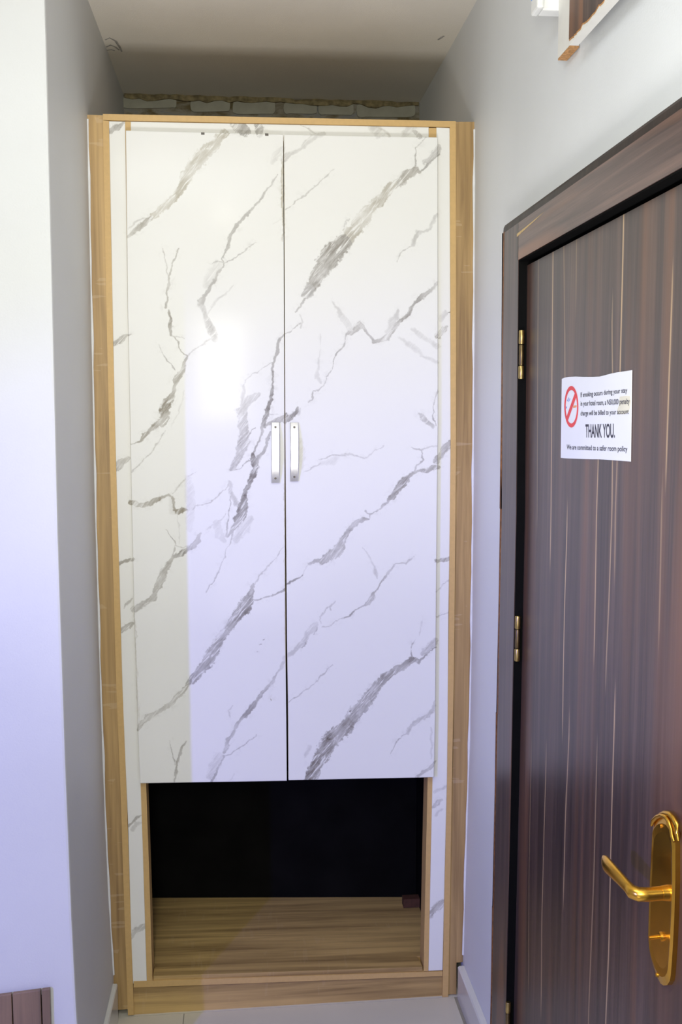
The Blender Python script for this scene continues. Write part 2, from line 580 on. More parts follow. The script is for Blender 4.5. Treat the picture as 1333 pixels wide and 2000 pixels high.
# skirting
def skirting(name, a, b, thick, h):
    """a, b ends on the wall line at floor level; thick is the vector off the wall"""
    a, b, t = Vector(a), Vector(b), Vector(thick)
    prof = [(0, 0), (1, 0), (1, h - 0.004), (0.8, h), (0, h)]
    vs = []
    for p in (a, b):
        for u, z in prof: vs.append(p + t * u + Vector((0, 0, z if z else -0.010)))
    n = len(prof)
    fs = [tuple(range(n)), tuple(range(n, 2 * n))] + [(k, (k + 1) % n, n + (k + 1) % n, n + k) for k in range(n)]
    return tag(link(name, me_from(name, vs, fs), M_SKIRT), kind='structure')


skirting('baseboard_right', (-0.0015, -0.012, 0), (-0.0015, -0.437, 0), (-0.019, 0, 0), 0.093)
skirting('baseboard_left', (-1.0275, -0.012, 0), (-1.0275, YC, 0), (0.013, 0, 0), 0.100)

# ------------------------------------------------------------------ wardrobe
wd = empty('wardrobe', (-0.5172, 0.0, 0.0), 'tall built-in wardrobe with white grey-veined doors, oak edges and open bottom niche', 'wardrobe')


def interp_rows(pts, ys):
    p = sorted(pts, key=lambda q: q[1])
    return [float(np.interp(y, [q[1] for q in p], [q[0] for q in p])) for y in ys]


ML = [(213, 236), (220, 605), (224, 800), (228, 950), (233.5, 1130), (237.4, 1280), (241, 1400), (250, 1601), (257, 1852), (260, 1920), (262, 1982)]
UL = [(244.5, 236), (250, 605), (254.5, 815), (257.5, 980), (262, 1181), (268, 1355), (271, 1465), (275.5, 1532), (287, 1921)]
WL = [(169.5, 222), (178, 600), (185.5, 1000), (196, 1350), (205, 1600), (212, 1750), (221, 1900), (222, 1985)]
UR = [(853, 250), (854.5, 830), (853.5, 1000), (852, 1200), (849.5, 1400), (845, 1520), (837.5, 1897)]
MR = [(879, 250), (881, 830), (880, 1000), (876.6, 1200), (875.4, 1400), (874, 1520), (869.5, 1700), (865, 1900), (864.5, 1956)]
PR = [(891, 238), (891.6, 830), (890.4, 1000), (888, 1200), (886.5, 1400), (883.5, 1520), (880.5, 1700), (876.5, 1900), (876, 1956)]
WR = [(928, 236), (927, 600), (925, 1000), (922, 1250), (918, 1450), (909, 1745), (906, 1866), (904, 1880)]


def vstrip(name, left, right, y, th, m, ytl, ytr, ybl, ybr, n=8, bevel=0.0, dl=0.0, dr=0.0):
    rows = []
    for k in range(n):
        u = k / (n - 1)
        yl, yr = ytl + (ybl - ytl) * u, ytr + (ybr - ytr) * u
        rows.append((interp_rows(left, [yl])[0] + dl, yl, interp_rows(right, [yr])[0] + dr, yr))
    return strip(name, rows, y, th, m, wd, bevel)


PL = [(x - 12, y) for x, y in ML]
# scribe fillers to the walls, a touch behind the panel edges
vstrip('scribe_filler', WL, PL, 0.006, 0.016, M_OAKV, 224, 225, 1973, 1971, 9)
rows = []
for yy in np.linspace(238, 1879, 8):
    rows.append((interp_rows(PR, [yy])[0], yy, interp_rows(WR, [yy])[0], yy))
rows += [(877, 1880, 892, 1880), (876, 1942, 892, 1942)]
strip('scribe_filler', rows, 0.006, 0.016, M_OAKV, wd)
# outer side panels, 45 cm deep, with banded front edge
DEPTH = 0.47
vstrip('side_panel', PL, ML, 0.0, DEPTH, M_BAND, 235, 236, 1983, 1982, 9, dr=-0.3)
vstrip('side_panel', MR, PR, 0.0, DEPTH - 0.04, M_BAND, 247, 248, 1957, 1956, 9, dl=0.3)
# top panel edge runs across both sides
strip('top_panel', [(201, 222.5, 891, 236.5), (201, 234.5, 891, 248.5)], -0.0005, DEPTH, M_BAND, wd)


# ---- marble pieces: grids that carry the vein fields
def vnoise(x, z, cell, seed):
    rs = np.random.RandomState(seed)
    g = rs.rand(512, 512) - 0.5
    xi, zi = x / cell + 200, z / cell + 50
    x0, z0 = np.floor(xi).astype(int), np.floor(zi).astype(int)
    fx, fz = xi - x0, zi - z0
    fx, fz = fx * fx * (3 - 2 * fx), fz * fz * (3 - 2 * fz)
    q = lambda a, b: g[(x0 + a) % 512, (z0 + b) % 512]
    return (q(0, 0) * (1 - fx) + q(1, 0) * fx) * (1 - fz) + (q(0, 1) * (1 - fx) + q(1, 1) * fx) * fz


# each vein: tone, yellow tint, [(px, py, half width px), ...] laminate print, plus a handle shadow
VEINS = [
 (.42, .9, [(437,260,8),(421,281,9),(400,299,11),(382,320,11),(367,341,10),(356,365,7),(350,376,5),(331,395,6),(310,413,6),(300,422,6)]),
 (.5, .4, [(300,422,5),(292,428,5),(271,446,4),(250,461,2)]),
 (.3, .3, [(292,425,.8),(283,425,1.5),(262,438,1.5),(252,450,1)]),
 (.45, .1, [(541,341,1),(508,392,2),(490,412,2.5),(472,431,3),(451,458,3),(442,488,2.5),(433,506,1.5),(437,518,2),(415,554,2.5),(391,593,4)]),
 (.30, 0, [(391,593,4),(400,608,4),(409,635,5),(420,662,6)]),
 (.14, 0, [(425,515,6),(412,535,8),(403,556,6)]),
 (.45, 0, [(437,515,.8),(457,506,1),(478,488,1.2),(499,474,.6)]),
 (.45, 0, [(415,512,.8),(427,510,.8),(437,515,.8)]),
 (.22, 0, [(406,614,.8),(421,590,1.6),(440,575,1.6),(457,558,.8)]),
 (.55, .3, [(349,485,1),(337,515,2),(330,548,2),(324,602,1.6)]),
 (.6, .3, [(331,607,2),(333,630,3),(335,653,2.6)]),
 (.5, .3, [(335,653,1),(349,665,1),(352,686,1),(367,695,1.5)]),
 (.5, .4, [(367,695,1.5),(358,722,4),(343,740,5),(340,760,3)]),
 (.62, .4, [(340,764,3),(328,785,8),(320,805,9),(322,818,8),(316,832,3)]),
 (.62, .4, [(320,815,3),(310,827,6),(289,845,4),(274,860,2.5),(256,867,1)]),
 (.4, .2, [(319,485,.6),(325,524,1.2),(329,542,1.2)]),
 (.3, .1, [(367,695,.8),(388,677,1),(409,662,1),(421,662,1)]),
 (.4, 0, [(310,674,.6),(325,700,1),(340,722,1)]),
 (.3, 0, [(337,655,.8),(352,658,.8),(360,662,.6)]),
 (.4, .2, [(322,842,1),(310,863,1),(289,890,1.4),(271,911,1.4),(257,924,1)]),
 (.22, .2, [(360,762,.8),(352,795,1.2),(335,835,1)]),
 # centre cluster
 (.45, 0, [(556,656,1),(544,671,1.6),(538,698,2),(533,725,2)]),
 (.68, 0, [(533,725,2),(532,758,2.6),(526,791,3.2),(517,830,3.4)]),
 (.6, 0, [(523,800,3),(514,830,2.5),(508,860,1.8),(493,887,1.8)]),
 (.62, 0, [(493,887,3),(495,900,6),(499,914,6),(487,941,4),(478,968,4)]),
 (.50, 0, [(478,968,4),(476,985,9),(472,1005,9),(462,1022,6),(444,1049,2)]),
 (.4, 0, [(538,707,.8),(508,722,1),(490,735,1),(478,743,1)]),
 (.3, 0, [(479,743,1.2),(477,760,2),(474,780,3),(470,800,4)]),
 (.36, 0, [(505,770,4),(490,780,8),(478,795,6),(469,830,5)]),
 (.38, 0, [(471,800,8),(478,839,9),(478,860,11),(468,890,8),(452,917,4)]),
 (.6, 0, [(529,845,2),(517,875,2.4),(505,893,3),(496,918,3)]),
 (.5, 0, [(454,920,.8),(472,914,1),(487,899,1.2)]),
 (.5, 0, [(500,835,.8),(488,850,1.4),(482,858,1.6)]),
 (.5, 0, [(452,960,.8),(450,985,1),(446,1010,1),(441,1048,1.4)]),
 (.45, 0, [(448,1064,.8),(442,1079,.9),(430,1109,1),(417,1135,.9),(403,1157,.6)]),
 (.45, 0, [(459,1020,1),(455,1045,1.4),(448,1064,1)]),
 (.2, 0, [(488,1015,6),(475,1035,10),(462,1055,6)]),
 (.2, 0, [(423,1022,6),(430,1045,7),(437,1055,4)]),
 (.55, .1, [(559,812,5),(548,820,5),(535,822,3),(520,830,1)]),
 (.35, 0, [(517,800,.8),(530,812,.8),(545,808,.8)]),
 (.28, 0, [(448,940,2),(452,960,4),(462,985,4)]),
 # left band of the left door
 (.4, .2, [(448,941,.8),(442,956,.8),(412,980,1),(395,988,1),(382,989,1),(373,1001,1),(364,996,1)]),
 (.65, .5, [(364,994,2),(356,997,4),(348,1001,5),(342,997,3)]),
 (.62, .5, [(346,1000,3),(341,990,2.4),(340,977,2.6),(331,965,3),(318,970,3),(304,977,4),(290,985,4),(280,986,4.5),(268,985,4.5),(256,981,4.5)]),
 (.4, .3, [(337,963,1),(348,950,1.2),(358,938,1.4),(370,928,1),(382,920,.6)]),
 (.14, .3, [(367,935,6),(372,980,8),(370,1034,5)]),
 (.12, .5, [(333,975,3),(338,1000,5),(352,1000,3)]),
 (.22, .2, [(346,1005,.8),(350,1040,.8),(352,1062,.8)]),
 (.32, 0, [(442,1001,.8),(430,1015,1),(418,1022,1.2),(404,1035,1)]),
 (.55, .1, [(391,1044,3),(388,1055,5),(378,1066,5),(365,1075,4),(355,1079,5),(337,1088,2.4)]),
 (.5, .3, [(337,1088,3),(328,1103,5),(318,1125,7),(310,1145,7),(303,1160,3)]),
 (.38, .3, [(306,1155,3),(301,1169,5),(288,1176,5),(275,1183,6),(262,1190,6)]),
 (.5, .2, [(325,1034,.6),(335,1050,1),(343,1064,1),(337,1085,1)]),
 (.4, .2, [(345,1067,.8),(356,1070,.8),(370,1066,.8),(380,1058,.8)]),
 # long diagonal
 (.4, 0, [(553,1070,.6),(540,1090,.8),(526,1103,1),(510,1123,1),(493,1145,1.2)]),
 (.55, 0, [(493,1140,2),(490,1160,5),(484,1175,12),(475,1190,13),(464,1203,10)]),
 (.50, 0, [(466,1200,10),(454,1215,7),(442,1233,8),(430,1250,9),(420,1267,10),(409,1286,11),(398,1300,10),(388,1313,9),(376,1328,7),(367,1337,5)]),
 (.5, .4, [(367,1337,4),(358,1350,5),(347,1358,5),(335,1372,4),(322,1382,3),(305,1392,4),(289,1402,6),(276,1415,5),(271,1424,3)]),
 (.5, 0, [(490,1173,1.2),(505,1172,1.4),(520,1166,1.6),(540,1160,1.6),(556,1151,2.4)]),
 (.6, 0, [(385,1318,1),(395,1310,2),(412,1302,3)]),
 (.38, 0, [(556,1295,3),(548,1307,2),(538,1319,2)]),
 (.48, 0, [(543,1312,1.4),(530,1333,3),(508,1360,4),(490,1385,4),(478,1400,4)]),
 (.45, 0, [(478,1400,3),(467,1410,3),(457,1428,3.4),(447,1445,3.4),(438,1468,3)]),
 (.5, 0, [(437,1475,2.4),(428,1493,2),(420,1510,2.4),(413,1526,3)]),
 (.16, 0, [(428,1478,8),(420,1495,9),(410,1515,6)]),
 (.45, 0, [(437,1475,.8),(450,1472,1.2),(462,1465,1),(482,1450,1.2),(502,1434,1)]),
 (.25, 0, [(455,1378,1),(446,1388,1.2),(450,1400,1)]),
 (.5, .2, [(362,1446,1),(354,1465,2.4),(345,1490,2.6),(342,1528,1.4)]),
 (.4, .1, [(331,1448,.6),(335,1470,1.2),(341,1492,1.4)]),
 (.2, 0, [(458,1512,1),(450,1522,1)]),
 (.16, .1, [(552,290,5),(540,305,6),(534,318,3)]),
 (.22, 0, [(548,428,.8),(534,438,1)]),
 (.7, 0, [(513,1249,.9),(517,1248,.9)]), (.7, 0, [(507,1260,.9),(511,1259,.9)]), (.5, 0, [(501,1272,.7),(504,1271,.7)]),
 (.8, .8, [(530,1366,1),(531,1368,1)]),
 # right door
 (.30, 0, [(856,290,5),(850,300,7),(842,312,4),(828,318,3)]),
 (.5, 0, [(856,303,1.4),(845,312,2),(833,325,2),(822,338,2)]),
 (.45, .35, [(822,338,3),(812,332,6),(800,340,8),(786,352,9),(775,358,7)]),
 (.42, .75, [(786,350,5),(762,365,8),(755,375,9),(744,389,9),(732,401,9),(720,413,11),(708,430,13),(696,446,13),(682,462,14)]),
 (.50, .2, [(682,462,13),(669,476,15),(657,488,17),(645,500,18),(638,512,17),(633,524,14),(622,540,13),(612,554,12)]),
 (.40, 0, [(612,554,11),(604,568,10),(597,578,7)]),
 (.5, 0, [(604,572,2),(597,584,2.5),(588,597,2),(579,608,1.4)]),
 (.5, .1, [(833,268,.8),(822,281,.8),(812,287,1),(810,303,1),(813,325,1.4)]),
 (.28, .1, [(632,262,3),(612,268,5),(597,280,4),(590,291,3),(575,297,3),(560,305,5),(556,312,5)]),
 (.35, .1, [(596,280,1),(594,287,1.2),(586,294,1)]),
 (.28, 0, [(588,614,1),(592,630,2),(588,640,2)]),
 (.45, 0, [(588,632,1),(578,637,1),(568,646,1),(558,653,1),(548,662,1.6),(541,690,3)]),
 (.42, .1, [(652,331,.6),(638,343,1),(624,356,1.2),(609,370,1),(594,383,1.4),(578,393,1),(558,410,1.2)]),
 (.30, 0, [(855,419,2),(848,430,3),(840,446,3),(828,453,2),(816,455,4),(811,467,3),(807,479,3)]),
 (.45, 0, [(807,479,.9),(797,484,.9),(789,491,1),(780,500,1),(776,512,.7)]),
 (.28, 0, [(684,425,.8),(678,432,.8),(674,446,.8)]),
 (.5, .1, [(855,553,2.4),(850,562,3),(834,572,3),(823,582,4),(810,590,3),(803,603,3),(798,614,3),(787,622,3),(774,635,4)]),
 (.42, .1, [(776,632,4),(767,648,5),(757,658,6),(745,665,4),(729,668,3)]),
 (.4, 0, [(729,668,2.4),(722,657,2),(714,644,2.4),(706,636,3)]),
 (.55, .1, [(713,645,2),(703,634,6),(697,641,6),(693,650,3),(684,650,4),(678,653,2)]),
 (.25, 0, [(650,590,1),(660,604,3),(668,620,5),(680,635,6),(688,647,4)]),
 (.5, 0, [(678,653,1),(675,671,1),(664,684,1.2),(654,698,1.2),(650,715,1.2),(642,730,1),(636,742,1),(633,755,1),(622,762,1.2),(612,764,1.4),(610,778,1.6),(602,786,1)]),
 (.24, 0, [(778,608,3),(770,625,6),(758,650,5)]),
 (.26, 0, [(628,650,.7),(625,690,.7),(622,715,1.4),(620,737,4),(626,748,2)]),
 (.2, .1, [(855,677,5),(840,665,4),(825,658,5),(806,642,3)]),
 (.16, 0, [(822,690,3),(806,676,5),(780,660,2)]),
 (.2, 0, [(855,709,2),(840,700,3),(820,694,2)]),
 (.45, 0, [(855,761,1),(851,775,1.2),(848,800,1),(845,812,1.2),(852,832,1.4)]),
 (.36, 0, [(818,808,2),(826,815,5),(835,825,5),(845,835,3)]),
 (.55, 0, [(583,794,1.4),(578,806,4),(568,815,4),(557,822,4)]),
 (.25, 0, [(588,795,1),(583,808,3),(572,805,2)]),
 (.36, 0, [(594,923,.7),(610,914,1),(627,905,1.2),(645,900,1.2)]),
 (.13, 0, [(630,905,4),(650,902,6),(662,895,3)]),
 (.42, 0, [(624,896,.8),(636,893,1),(651,890,1.4),(663,889,1.6),(675,887,1.4)]),
 (.3, 0, [(675,887,1.6),(690,889,2),(702,893,1.6),(714,894,1.2),(726,888,1),(738,880,.8),(752,872,.6)]),
 (.6, .1, [(856,911,4),(845,914,5),(835,918,4),(820,920,3),(807,923,2.4)]),
 (.55, .1, [(810,921,2),(800,932,4),(786,943,7),(778,955,7),(765,970,5),(758,976,2)]),
 (.45, 0, [(765,968,1.6),(757,980,2),(750,986,2.4),(744,994,1.4),(738,998,1.6),(728,1003,1.6),(720,1001,1),(714,998,2)]),
 (.4, 0, [(726,1003,.8),(724,1012,.8)]),
 (.5, 0, [(722,1013,2),(710,1014,3),(699,1019,4),(688,1030,4),(681,1037,4)]),
 (.45, 0, [(681,1037,4),(672,1050,6),(666,1065,9),(658,1078,11),(648,1086,9),(636,1092,7),(627,1096,5)]),
 (.5, 0, [(627,1095,3.5),(615,1097,3.5),(603,1101,2)]),
 (.25, 0, [(603,1101,.8),(598,1112,.8),(591,1124,.8)]),
 (.55, 0, [(591,1124,1.2),(580,1131,1.8),(570,1137,1.6),(558,1144,1.6)]),
 (.35, 0, [(853,872,1),(840,873,1.4),(830,877,1.4),(822,879,1.8),(812,878,1.4),(803,874,1)]),
 (.5, 0, [(822,879,1.2),(824,890,1.2),(827,899,1.6),(815,910,1.4),(809,922,1.4)]),
 (.35, 0, [(810,1085,.7),(803,1092,1),(795,1100,1),(785,1100,1.6),(774,1103,1.4),(765,1112,2),(756,1118,3)]),
 (.5, .1, [(756,1118,1.4),(751,1128,2),(747,1136,1.8),(740,1148,1.4),(732,1160,1.6)]),
 (.6, .1, [(732,1158,2.4),(727,1167,4),(720,1177,4),(712,1184,2)]),
 (.6, 0, [(715,1182,1.8),(703,1187,1.4),(690,1196,1.4),(681,1203,1.6),(672,1208,1.4)]),
 (.35, 0, [(672,1208,1),(657,1214,1),(642,1223,1),(630,1224,1)]),
 (.28, 0, [(620,1218,3),(612,1228,6),(600,1240,5),(592,1255,5),(582,1265,4),(565,1278,4),(555,1288,3)]),
 (.5, 0, [(620,1224,1.2),(618,1232,1.4),(613,1240,1)]), (.5, 0, [(603,1232,.9),(596,1242,1.2),(594,1250,1.2),(598,1258,1),(590,1266,1)]),
 (.26, 0, [(711,1070,.6),(718,1080,1.2),(726,1094,1.6),(730,1105,2),(734,1120,3),(736,1130,1)]),
 (.34, 0, [(654,1175,1),(644,1184,1.6),(636,1190,1.2),(630,1199,1.6),(624,1206,1),(628,1218,1)]),
 (.34, 0, [(642,1186,.8),(648,1193,1)]),
 (.3, 0, [(853,1250,5),(846,1258,8),(838,1268,7),(825,1276,4)]),
 (.5, 0, [(851,1265,1.4),(840,1273,1.6),(830,1282,1.6),(820,1292,1.6)]),
 (.5, .05, [(820,1293,2.5),(810,1288,5),(804,1288,6),(795,1296,7),(786,1303,8),(775,1309,8),(764,1315,7)]),
 (.50, .05, [(766,1314,6),(756,1320,8),(747,1329,8),(738,1338,9),(729,1350,10),(720,1362,11),(708,1378,13),(696,1392,13),(684,1408,12)]),
 (.58, .1, [(684,1408,12),(672,1424,14),(657,1436,16),(645,1448,17),(636,1462,16),(628,1476,15),(620,1492,12),(612,1508,12),(608,1526,12)]),
 (.5, 0, [(813,1247,.6),(806,1256,1),(804,1268,.9),(806,1284,1.2)]),
 (.25, 0, [(826,1210,.8),(822,1228,.8),(817,1242,.8)]),
 (.5, 0, [(652,1298,.6),(641,1307,1),(630,1318,1.2),(617,1332,1),(605,1342,1.4),(597,1346,1.4),(580,1359,1.4),(564,1371,1.4)]),
 (.3, 0, [(850,1370,2),(846,1385,3),(838,1398,4),(820,1405,3),(808,1414,4),(800,1424,3),(797,1433,3)]),
 (.45, 0, [(797,1433,.9),(786,1438,.9),(778,1445,1),(770,1455,.9),(764,1472,.6)]),
 (.5, 0, [(849,1487,2),(845,1497,4),(836,1503,3),(826,1508,3),(816,1517,3)]),
 (.22, 0, [(842,1424,1.6),(844,1450,1.8),(842,1480,1.6)]),
 (.22, 0, [(606,1458,3),(600,1468,4),(598,1480,2)]),
 (.3, 0, [(684,1380,.8),(678,1392,1),(674,1400,1)]),
 (.55, 1, [(554,312,.8),(552,330,2.4),(551,352,3),(552,400,2),(553.5,470,1.2)]), (.3, 1, [(556,946,1.2),(557.5,1100,1.4),(558.5,1250,1)]),
 (.25, 1, [(262,1185,1.4),(265,1240,1.2),(267,1300,1.4),(272,1420,1.4)]), (.2, 1, [(587,860,4),(590,885,5),(590,915,3)]),  # last stroke paints the yellowish shadow beside the right handle
 # filler strips
 (.45, .2, [(243,238,3),(232,246,4),(217,257,4)]), (.42, .3, [(252,653,2),(240,660,4),(232,668,5),(222,672,5)]),
 (.45, .3, [(254,893,2.5),(245,898,4),(236,904,7),(228,912,8)]), (.55, .4, [(259,1092,4),(250,1094,3.6),(233,1100,3)]),
 (.4, .2, [(260,1167,1),(250,1178,2.4),(243,1187,1)]), (.55, .3, [(261,1216,2),(250,1222,5),(237,1234,4)]),
 (.45, .2, [(277,1592,1.4),(265,1600,2.4),(250,1613,2)]), (.25, .2, [(276,1605,2),(268,1609,4),(258,1620,3)]),
 (.42, .2, [(285,1806,4),(275,1812,6),(262,1820,5),(258,1832,2)]),
 (.6, 0, [(882,610,1),(876,612,1),(870,616,1)]), (.2, 0, [(872,612,4),(862,622,5)]), (.5, .3, [(875,638,2),(867,644,6),(857,656,5)]),
 (.45, .1, [(882,866,7),(872,874,7),(863,886,7),(853,900,6)]), (.5, .3, [(880,1089,4),(868,1094,4.5),(853,1094,4)]),
 (.35, 0, [(877,1132,.9),(865,1143,.9),(852,1156,.9)]), (.4, 0, [(878,1196,.9),(866,1201,.9),(852,1206,1)]),
 (.25, 0, [(874,1535,2),(862,1542,3),(850,1548,3)]), (.42, 0, [(865,1562,3),(855,1568,5),(846,1576,3)]), (.2, 0, [(862,1580,2),(852,1592,3)]),
 (.45, .3, [(868,1760,4),(858,1769,9),(850,1776,8),(841,1790,4)]),
 # top rail
 (.42, .1, [(462,240,12),(472,250,11),(480,260,8)]), (.42, .1, [(504,238,5),(508,250,6),(506,262,5)]),
 (.4, .3, [(588,244,1),(600,250,1),(610,258,1.2),(616,264,1)]), (.3, .4, [(738,247,3),(746,255,3),(760,264,2)]),
 (.2, .2, [(728,248,8),(742,260,8)]), (.5, .2, [(800,247,2.4),(810,256,4),(820,266,5)]), (.2, .2, [(806,250,8),(790,262,6)]),
]


def vein_segments(y):
    S = []
    for tone, yel, pts in VEINS:
        a = np.array(pts, float)
        x, z = bpn(a[:, 0], a[:, 1], y)
        w = a[:, 2] * (2.71 + y) / F_PX
        for k in range(len(pts) - 1):
            S.append((x[k], z[k], w[k], x[k + 1], z[k + 1], w[k + 1], tone, yel))
    return S


def vein_fields(X, Z, y):
    big = 0.03
    vd = np.full(X.shape, big); vt = np.zeros(X.shape); vw = np.zeros(X.shape); vy = np.zeros(X.shape)
    wx = 0.006 * vnoise(X, Z, 0.018, 1) + 0.0035 * vnoise(X, Z, 0.007, 2) + 0.0018 * vnoise(X, Z, 0.0035, 7)
    wz = 0.006 * vnoise(X, Z, 0.018, 3) + 0.0035 * vnoise(X, Z, 0.007, 4) + 0.0018 * vnoise(X, Z, 0.0035, 8)
    Xw, Zw = X + wx, Z + wz
    xmin, xmax, zmin, zmax = X.min(), X.max(), Z.min(), Z.max()
    order = np.argsort(Z[:, 0])
    zrow = Z.mean(1)
    for (x0, z0, w0, x1, z1, w1, tone, yel) in vein_segments(y):
        if min(x0, x1) > xmax + big or max(x0, x1) < xmin - big or min(z0, z1) > zmax + big or max(z0, z1) < zmin - big: continue
        rows = np.where((zrow > min(z0, z1) - 0.045) & (zrow < max(z0, z1) + 0.045))[0]
        if not len(rows): continue
        sl = slice(rows[0], rows[-1] + 1)
        xs, zs = Xw[sl], Zw[sl]
        dx, dz = x1 - x0, z1 - z0
        L = dx * dx + dz * dz + 1e-12
        t = np.clip(((xs - x0) * dx + (zs - z0) * dz) / L, 0, 1)
        w = np.maximum(w0 + (w1 - w0) * t, 0.00085)
        d = np.hypot(xs - x0 - t * dx, zs - z0 - t * dz) - w
        # thin dark cracks win over pale bands where they overlap
        key = d - 0.004 * tone * (d < 0.001)
        cur = vd[sl] - 0.004 * vt[sl] * (vd[sl] < 0.001)
        m = key < cur
        for A, v in ((vd, d), (vw, w)):
            A[sl][m] = v[m]
        vt[sl][m] = tone
        vy[sl][m] = yel
    return vd, vt, vw, vy


def marble_panel(name, edges_l, edges_r, ytl, ytr, ybl, ybr, y, th, parent, step=0.002, bevel_in=0.0):
    """front grid between measured edges; carries the vein attributes; closed slab of thickness th"""
    hgt = (ybl - ytl) / F_PX * 2.71
    wid = (edges_r(ytr) - edges_l(ytl)) / F_PX * 2.71
    nu, nv = max(2, int(abs(wid) / step)), max(2, int(hgt / step))
    U = np.linspace(0, 1, nu + 1)[None, :]
    V = np.linspace(0, 1, nv + 1)[:, None]
    yl = ytl + (ybl - ytl) * V
    yr = ytr + (ybr - ytr) * V
    xl = np.array([edges_l(q) for q in yl[:, 0]])[:, None]
    xr = np.array([edges_r(q) for q in yr[:, 0]])[:, None]
    PX = xl + (xr - xl) * U
    PY = yl + (yr - yl) * U
    X, Z = bpn(PX, PY, y)
    vd, vt, vw, vy = vein_fields(X, Z, y)
    nF = X.size
    front = np.stack([X.ravel(), np.full(nF, y), Z.ravel()], 1)
    idx = np.arange(nF).reshape(X.shape)
    quads = np.stack([idx[:-1, :-1], idx[1:, :-1], idx[1:, 1:], idx[:-1, 1:]], -1).reshape(-1, 4)
    b = np.concatenate([idx[0, :-1], idx[:-1, -1], idx[-1, :0:-1], idx[:0:-1, 0]])
    nb = len(b)
    rim = front[b].copy(); rim[:, 1] = y + th
    ri = nF + np.arange(nb)
    side = np.stack([b, np.roll(b, -1), np.roll(ri, -1), ri], 1)
    c4 = [0, nu, nu + nv, 2 * nu + nv]
    back = np.array([[ri[c4[0]], ri[c4[1]], ri[c4[2]], ri[c4[3]]]])
    allv = np.concatenate([front, rim])
    q = np.concatenate([quads, side, back])
    me = bpy.data.meshes.new(name)
    me.vertices.add(len(allv)); me.vertices.foreach_set('co', allv.astype(np.float32).ravel())
    me.loops.add(q.size); me.loops.foreach_set('vertex_index', q.astype(np.int32).ravel())
    me.polygons.add(len(q)); me.polygons.foreach_set('loop_start', np.arange(0, q.size, 4, dtype=np.int32))
    me.update(calc_edges=True)
    for nm, A, pad in (('vd', vd, 0.03), ('vt', vt, 0.0), ('vw', vw, 0.0), ('vy', vy, 0.0)):
        at = me.attributes.new(nm, 'FLOAT', 'POINT')
        at.data.foreach_set('value', np.concatenate([A.ravel(), np.full(nb, pad)]).astype(np.float32))
    o = link(name, me, M_MARBLE, parent)
    mi = np.zeros(len(q), np.int32); mi[len(quads):] = 1
    me.materials.append(M_BAND_DOOR)
    me.polygons.foreach_set('material_index', mi)
    return o


M_BAND_DOOR = plain('cream_door_edge', (0.70, 0.62, 0.46), 0.5, scale=60, var=0.12)
fi = lambda pts: (lambda yy, p=sorted(pts, key=lambda q: q[1]): float(np.interp(yy, [a[1] for a in p], [a[0] for a in p])))
o = marble_panel('marble_filler', fi(ML), fi(UL), 236.5, 237.5, 1921, 1919, 0.002, 0.016, wd)
o['label'] = 'left white marble-pattern filler strip'
o = marble_panel('marble_filler', fi(UR), fi(MR), 249, 250, 1896.5, 1895, 0.002, 0.016, wd)
o['label'] = 'right white marble-pattern filler strip'
marble_panel('marble_rail', lambda y: 255.5, lambda y: 838, 237.5, 248.5, 270, 280, 0.002, 0.016, wd)
# inner uprights (seen at the very top and beside the open niche)
ULo = [(x + 0.3, y) for x, y in UL]
vstrip('upright', ULo, [(x + 11, y) for x, y in UL], 0.001, 0.060, M_BAND, 237, 237, 1920, 1920, 9)
vstrip('upright', [(x - 9.5, y) for x, y in UR if y > 260] + [(838, 248)], [(x - 0.3, y) for x, y in UR], 0.001, 0.060, M_BAND, 250, 250, 1897, 1897, 9)

# the two doors
DL = fi([(246, 255), (250, 605), (254.5, 815), (257.5, 980), (262, 1181), (268, 1355), (271, 1465), (274, 1530)])
DML = fi([(553.6, 262), (555.8, 800), (556.2, 950), (557.6, 1250), (559.6, 1400), (560.6, 1526)])
DMR = fi([(555.2, 262), (557.6, 800), (558.6, 950), (561.2, 1250), (563.4, 1400), (564.0, 1524)])
DR = fi([(855.3, 268), (855.8, 830), (853.8, 1000), (852, 1200), (850.5, 1400), (848, 1518)])
d1 = marble_panel('wardrobe_door', DL, DML, 254.8, 262.8, 1529.8, 1525.0, -0.018, 0.0175, wd)
d1['label'] = 'left marble-pattern wardrobe door'
d2 = marble_panel('wardrobe_door', DMR, DR, 263.0, 268.4, 1523.8, 1518.0, -0.018, 0.0175, wd)
d2['label'] = 'right marble-pattern wardrobe door'
# small chips on the top edge of the left door
for px_, py_ in ((396, 260), (521, 262)):
    c = bp(px_, py_, 'y', -0.0185)
    box('edge_chip', (c.x - 0.004, -0.0187, c.z - 0.004), (c.x + 0.005, -0.0165, c.z + 0.002), M_SCREW, d1)


